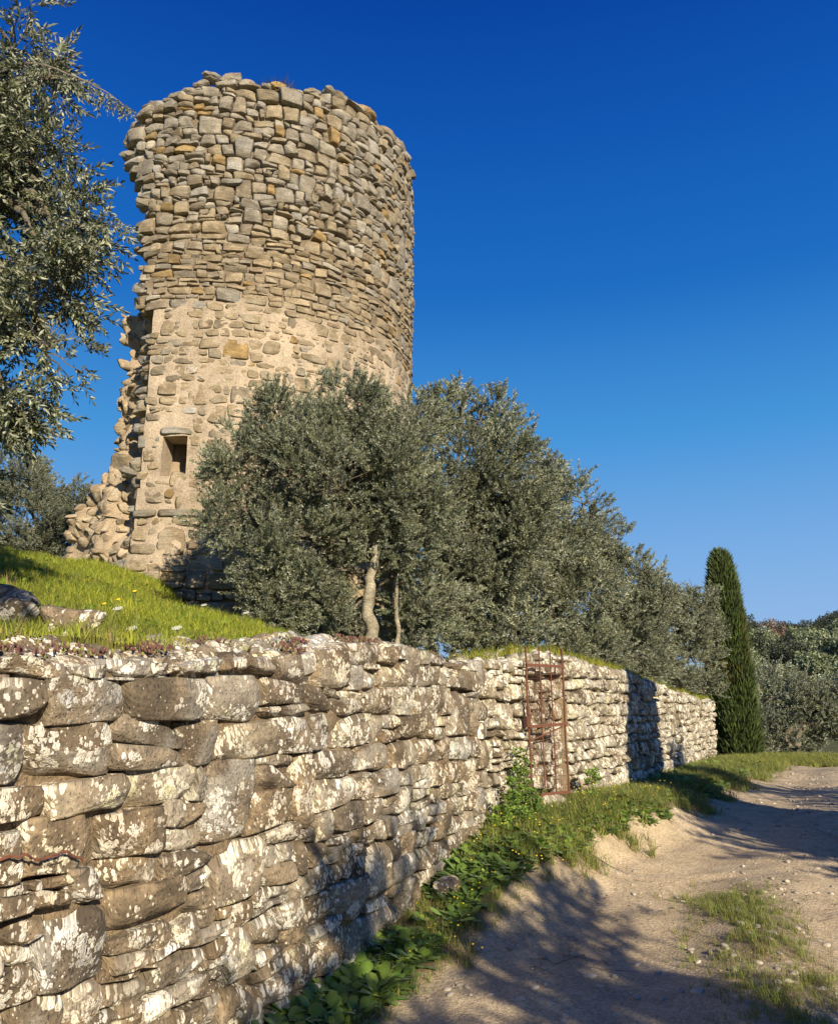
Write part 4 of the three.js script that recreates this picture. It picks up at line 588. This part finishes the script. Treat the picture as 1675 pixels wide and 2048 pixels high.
{
  const r = rng(101), M = [[], []], pl = (list, p, s, c) => list.push({ p, d: V((r() - 0.5) * 0.5, 1, (r() - 0.5) * 0.5).normalize(), r: r() * 6.28, s, c });
  for (let k = 0; k < 34000; k++) {                        // the sunny grass of the mound
    const w = 0.28 + Math.pow(r(), 1.3) * 8, u = 0.6 + r() * 13, p = FOOT.clone().addScaledVector(TW, u).addScaledVector(NW, -w), x = p.x, z = p.z;
    if (Math.hypot(x - TC.x, z - TC.z) < TR + 0.05 || x / -z < -0.62 || z > -2.4) continue;
    const thin = w < 0.55 ? 0.25 : w < 0.9 ? 0.7 : 1; if (r() > thin) continue;
    const n = fbm(x * 0.9, z * 0.9, 6, 2), v = 0.85 + 0.5 * n + r() * 0.25; pl(M[k & 1], V(x, moundY(x, z) - 0.01, z), (0.6 + r() * 0.6) * (0.85 + 0.5 * n), rgb(v, v, v * (0.8 + r() * 0.5)));
  }
  for (let k = 0; k < 2600; k++) { const u = r() * L2, q = { ...curve2.at(u), u }, w = 0.12 + Math.pow(r(), 1.5) * 1.8, x = q.p.x - q.n.x * w, z = q.p.z - q.n.z * w; pl(M[k & 1], V(x, (w < 0.42 ? farTop(q.u) + 0.03 : moundY(x, z)) - 0.01, z), 0.5 + r() * 0.6, rgb(0.9, 0.85, 0.8)); }
  { const S2 = []; for (let k = 0; k < 2600; k++) { const w = 0.3 + Math.pow(r(), 1.2) * 7, u = 0.8 + r() * 12, p = FOOT.clone().addScaledVector(TW, u).addScaledVector(NW, -w); if (vnoise(p.x * 0.9, p.z * 0.9, 21) < 0.05 || Math.hypot(p.x - TC.x, p.z - TC.z) < TR + 0.1) continue; pl(S2, V(p.x, moundY(p.x, p.z) - 0.01, p.z), 0.5 + r() * 0.6, rgb(1, 0.95, 0.8)); } stuff(scatter('dry_grass', straw, MAT.blade, S2), 'dry straw coloured stalks mixed into the mound grass', 'grass');
    const L2 = []; for (let k = 0; k < 900; k++) { const w = 0.5 + r() * 6, u = 1 + r() * 11, p = FOOT.clone().addScaledVector(TW, u).addScaledVector(NW, -w); if (Math.hypot(p.x - TC.x, p.z - TC.z) < TR + 0.1) continue; pl(L2, V(p.x, moundY(p.x, p.z), p.z), 0.8 + r() * 0.6, rgb(1.4, 1.25, 0.9)); } stuff(scatter('meadow_weeds', leafy(4, 12, 0.05, 0.014, 1.4, WEED, true), MAT.blade, L2), 'low leafy weeds among the mound grass', 'weeds'); }
  meadow.forEach((g, k) => { const m = scatter('meadow_grass', g, MAT.blade, M[k]); stuff(m, k ? 'short lime green grass on the mound' : 'bright sunlit grass covering the mound behind the walls', 'grass'); });
  // verge at the foot of the walls, the middle ridge of the track and the green beyond the bend
  const G = [[], []], S = [], Wd = [[], [], []];
  for (let k = 0; k < 60000; k++) {
    const z = -3.6 - Math.pow(r(), 1.2) * 21.5, x = wallX(z) + Math.pow(r(), 1.1) * (z < -19 ? 9 : 4.6), g = grassyTrack(x, z), w = x - wallX(z);
    if (r() > g * (z > -9 ? 0.95 : 1)) continue;
    const low = sstep(-8.2, -6.6, z) * 0.5; if (w < 0.5 && r() < low) continue;
    const n = fbm(x * 1.4, z * 1.4, 14, 3), p = V(x, groundY(x, z) - 0.01, z), ridge = w > 1.6 && z > -9, v = 0.8 + r() * 0.5;
    if (r() < (ridge ? 0.25 : 0.24) + n * 0.9 * (g < 0.9 ? 1 : 0.3)) pl(S, p, ridge ? 0.35 + r() * 0.3 : 0.5 + r() * 0.6, rgb(v, v, v));
    else pl(G[k & 1], p, ((ridge ? 0.3 : 0.5) + r() * (ridge ? 0.3 : 0.7)) * (1 - low * (ridge ? 0 : 0.8)), z < -18 ? rgb(v * 1.2, v * 1.15, v) : rgb(v, v, v));
  }
  for (let k = 0; k < 4200; k++) {
    const z = -4.2 - Math.pow(r(), 1.3) * 15, w = 0.02 + Math.pow(r(), 1.6) * lerp(0.34, 1.0, sstep(-5.5, -9.5, z)), x = wallX(z) + w; if (vnoise(x * 1.6, z * 1.1, 33) < -0.25 && z < -6) continue;
    const v = 0.8 + r() * 0.5; Wd[k % 3].push({ p: V(x, groundY(x, z), z), d: V(0.35 * (r() - 0.2), 1, 0.3 * (r() - 0.3)).normalize(), r: r() * 6.28, s: (0.7 + r() * 0.8) * (z < -12 ? 1.4 : z > -7.6 ? 1.2 : 1.1), c: z > -7.6 ? rgb(v * 0.85, v * 0.9, v) : rgb(v * 1.05, v, v) });
  }
  rough.forEach((g, k) => stuff(scatter('verge_grass', g, MAT.blade, G[k]), k ? 'rough green grass between the ruts of the track' : 'rough green grass along the foot of the walls', 'grass'));
  stuff(scatter('dry_grass', straw, MAT.blade, S), 'dry straw coloured grass at the edge of the track', 'grass');
  [leafy(1, 13, 0.06, 0.02, 0.9, WEED), leafy(2, 16, 0.042, 0.022, 1.3, WEED, true), leafy(3, 20, 0.035, 0.014, 1.8, WEED.map((c) => [c[0] * 1.35, c[1] * 1.2, c[2]]))].forEach((g, k) => stuff(scatter('verge_weeds', g, MAT.blade, Wd[k]), ['broad leaved green weeds growing against the walls', 'small round leaved weeds growing against the walls', 'yellowish fine leaved weeds growing against the walls'][k], 'weeds'));
  // larger plants that stand out of the verge
  const clumpOf = (name, label, p, geo, s) => { const t = thing(name, label, 'plant', p); const m = mesh('leaves', geo, MAT.blade, t); m.scale.setScalar(s); return t; };
  clumpOf('dock_plant', 'long leaved dock rosette in the shade at the bottom of the wall', [-0.22, 0.0, -5.15], leafy(5, 19, 0.17, 0.034, 1.5, WEED), 0.85);
  clumpOf('leafy_plant', 'dark green broad leaved clump below the jutting flat stone', [0.05, 0.1, -6.2], leafy(6, 70, 0.085, 0.038, 1.9, WEED), 1.0);
  clumpOf('leafy_plant', 'bright green broad leaved clump right of the jutting flat stone', [0.4, 0.3, -6.95], leafy(7, 70, 0.09, 0.04, 1.9, WEED), 1.0);
  const tall = (name, label, p, h, seed) => { const t = thing(name, label, 'plant', p), g = new GB(), q = rng(seed); for (let k = 0; k < 6; k++) { const a = V((q() - 0.5) * 0.12, h * (0.7 + q() * 0.4), (q() - 0.5) * 0.12); tube(g, path([V((q() - 0.5) * 0.06, 0, (q() - 0.5) * 0.06), a.clone().multiplyScalar(0.5), a], 5, 0.01, k), [0.005, 0.005, 0.004, 0.004, 0.003, 0.002], 4, [0.16, 0.2, 0.04]); } mesh('stems', g.geo(), MAT.plain, t); const list = []; for (let k = 0; k < 70; k++) list.push({ p: V((q() - 0.5) * 0.16, h * (0.1 + q() * 0.95), (q() - 0.5) * 0.16), d: V(q() - 0.5, 0.5 + q(), q() - 0.5).normalize(), r: q() * 6, s: 0.7 + q() * 0.4, c: rgb(1.1, 1.1, 1) }); scatter('foliage', leafy(seed, 6, 0.04, 0.014, 1.4, WEED, true), MAT.blade, list, t); return t; };
  tall('climbing_weed', 'tall leafy weed climbing the wall left of the rusty gate', [0.98, 0.42, -8.55], 0.72, 7);
  tall('climbing_weed', 'bushy green weed right of the stone step under the gate', [1.85, 0.5, -9.45], 0.4, 9);
  tall('climbing_weed', 'leafy weed growing on the verge before the stone step', [1.1, 0.4, -8.3], 0.4, 12);
  [[0.9, 0.35, -8.25, 0.55], [0.83, 0.36, -8.05, 0.45], [1.02, 0.42, -8.5, 0.6], [0.72, 0.3, -7.8, 0.4], [0.95, 0.33, -8.0, 0.35]].forEach(([x, y, z, h], i) => tall('leafy_weed', ['second tallest leafy weed against the wall left of the gate', 'leafy weed at the corner of the near wall', 'leafy weed right at the left jamb of the gate', 'lowest leafy weed along the end of the near wall', 'short leafy weed standing forward on the verge below the gate'][i], [x, y, z], h, 40 + i));
  // flowers
  const flower = (name, label, p, h, kind, group) => {
    const t = thing(name, label, 'flower', p, group), g = new GB(), q = rng((p[0] * 999) | 0), tip = V((q() - 0.5) * 0.05, h, (q() - 0.5) * 0.03); tube(g, path([V(0, 0, 0), V((q() - 0.5) * 0.03, h * 0.5, 0), tip], 6, 0.006, p[2]), Array(7).fill(0.0024), 4, [0.17, 0.17, 0.06]); mesh('stem', g.geo(), MAT.plain, t);
    const f = new GB(); if (kind === 'yellow') { for (let k = 0; k < 14; k++) { const w = (k / 14) * 6.28, a = 0.014; f.t(f.v(0, 0, 0, [0.8, 0.5, 0.01]), f.v(Math.cos(w) * a, 0.006, Math.sin(w) * a, [0.85, 0.56, 0.01]), f.v(Math.cos(w + 0.5) * a, 0.004, Math.sin(w + 0.5) * a, [0.85, 0.56, 0.01])); } } else for (let k = 0; k < 26; k++) { const w = k * 2.4, a = 0.006 * Math.sqrt(k), c = [0.78, 0.77, 0.72]; tube(f, [V(0, -0.02, 0), V(Math.cos(w) * a, 0.0, Math.sin(w) * a)], [0.0008, 0.0008], 3, [0.2, 0.25, 0.08]); for (let e = 0; e < 4; e++) f.t(f.v(Math.cos(w) * a, 0, Math.sin(w) * a, c), f.v(Math.cos(w) * a + 0.005 * Math.cos(e * 1.57), 0.002, Math.sin(w) * a + 0.005 * Math.sin(e * 1.57), c), f.v(Math.cos(w) * a + 0.005 * Math.cos(e * 1.57 + 1.2), 0.002, Math.sin(w) * a + 0.005 * Math.sin(e * 1.57 + 1.2), c)); }
    const m = mesh('flower_head', f.geo(true), MAT.plain, t); m.position.copy(tip); m.rotation.set(0.5, 0, 0.1); return t;
  };
  const yel = [[-1.83, -4.85, 2.17, 'leftmost yellow flower on the mound, low on its stalk'], [-1.75, -4.8, 2.19, 'yellow flower on the mound between the other two yellow ones'], [-1.6, -4.75, 2.23, 'tallest yellow flower on a thin bare stalk above the near wall']];
  for (const [x, z, y, l] of yel) { const b = moundY(x, z); flower('yellow_flower', l, [x, b - 0.03, z], y - b + 0.03, 'yellow'); }
  const wh = [[-1.62, -4.7, 2.02, 'white umbel flower at the foot of the tallest yellow flower'], [-1.37, -4.8, 2.03, 'white umbel flower in the grass right of the yellow flowers'], [-1.78, -4.95, 2.19, 'white umbel flower between the yellow flowers'], [-2.1, -8.2, 2.95, 'white umbel flower high on the mound before the shaded tower foot'], [-1.75, -8.4, 2.7, 'white umbel flower at the edge of the olive shade on the mound']];
  for (const [x, z, y, l] of wh) { const b = moundY(x, z); flower('white_flower', l, [x, b - 0.03, z], clamp(y - b + 0.03, 0.08, 0.2), 'white'); }
  // tiny yellow blossoms and red stonecrop
  const dot = new THREE.IcosahedronGeometry(1, 0); dot.setAttribute('color', new THREE.Float32BufferAttribute(Array(dot.attributes.position.count * 3).fill(1), 3));
  const Y = [], R = [];
  for (let k = 0; k < 130; k++) { const z = -5.4 - r() * 6, x = wallX(z) + 0.1 + r() * 0.7; Y.push({ p: V(x, groundY(x, z) + 0.1 + r() * 0.12, z), s: V(0.008, 0.005, 0.008), c: rgb(0.8, 0.6, 0.02) }); }
  stuff(scatter('yellow_blossoms', dot, MAT.plain, Y), 'tiny yellow blossoms sprinkled over the green verge', 'blossoms');
  for (let k = 0; k < 1000; k++) { const c = Math.floor(r() * 26), cr = rng(c + 500), u0 = 1.9 + cr() * 5.2, b0 = 0.02 + cr() * 0.3, u = u0 + (r() + r() - 1) * 0.13, b = clamp(b0 + (r() + r() - 1) * 0.09, 0, 0.45), p = nearMap(u, nearTop(u) - 0.005 + b * lerp(0.3, 0.14, sstep(3, 5.5, u)) + 0.005 + r() * 0.03, -b), v = 0.6 + r() * 0.7; R.push({ p, s: V(0.006, 0.01, 0.006).multiplyScalar(0.7 + r() * 0.7), d: V(r() - 0.5, 1, r() - 0.5).normalize(), c: r() < 0.25 ? rgb(0.2 * v, 0.2 * v, 0.05 * v) : rgb(0.15 * v, 0.07 * v, 0.055 * v) }); }
  stuff(scatter('stonecrop', dot, MAT.plain, R), 'dark red stonecrop cushions growing on top of the near wall', 'stonecrop');
  // dry leaves and twigs on the track
  { const lf = new GB(); lf.q(lf.v(0, 0, 0), lf.v(0.025, 0.004, 0.006), lf.v(0.05, 0.001, 0), lf.v(0.025, 0.003, -0.006)); const tw = new GB(); tube(tw, [V(0, 0, 0), V(0.08, 0.004, 0.02), V(0.17, 0, 0.01)], [0.002, 0.002, 0.001], 4);
    for (const [nm, geo, n, lb, cat, c] of [['dry_leaves', lf.geo(), 2600, 'fallen brown olive leaves lying on the track', 'leaves', [0.2, 0.15, 0.08]], ['dry_twigs', tw.geo(), 420, 'thin dry twigs lying on the track', 'twigs', [0.17, 0.13, 0.09]]]) { const L = []; for (let k = 0; k < n; k++) { const z = -4 - Math.pow(r(), 1.3) * 14, x = wallX(z) + 0.5 + r() * 4.4; if (vnoise(x * 1.1, z * 0.8, 41) < 0.02) continue; const v = 0.7 + r() * 0.6; L.push({ p: V(x, groundY(x, z) + 0.008, z), d: V((r() - 0.5) * 0.2, 1, (r() - 0.5) * 0.2).normalize(), r: r() * 6.28, s: 0.6 + r() * 0.7, c: rgb(c[0] * v, c[1] * v, c[2] * v) }); } stuff(scatter(nm, geo, MAT.plain, L), lb, cat); } }
  // gravel
  const peb = [];
  for (let k = 0; k < 7000; k++) { const z = -3.8 - Math.pow(r(), 1.4) * 15, x = wallX(z) + 0.6 + r() * 5, v = 0.7 + r() * 0.6, s = 0.004 + 0.022 * Math.pow(r(), 6); if (vnoise(x * 1.2, z * 1.2, 8) < -0.1) continue; peb.push({ p: V(x, groundY(x, z) + s * 0.2, z), s: V(s * (1 + r()), s * 0.7, s), r: r() * 6, d: V((r() - 0.5) * 0.4, 1, 0).normalize(), c: rgb(0.42 * v, 0.37 * v, 0.29 * v) }); }
  const pg = new THREE.IcosahedronGeometry(1, 1); pg.setAttribute('color', new THREE.Float32BufferAttribute(Array(pg.attributes.position.count * 3).fill(1), 3));
  stuff(scatter('gravel', pg, MAT.plain, peb), 'small stones scattered over the sandy track', 'gravel');
  // dry tufts on the tower rim
  const top = []; for (let k = 0; k < 60; k++) { const d = 2 + (r() + r()) * 5; top.push({ p: ringAt(d, rimY(d) - 0.05, TR - 0.1 - r() * 0.2), d: V(r() - 0.5, 1.4, r() - 0.5).normalize(), r: r() * 6, s: 1.5 + r(), c: rgb(0.7, 0.65, 0.7) }); }
  stuff(scatter('dry_grass', straw, MAT.blade, top), 'dry grass tuft growing on the rim of the tower', 'grass');
}
renderer.render(scene, camera);
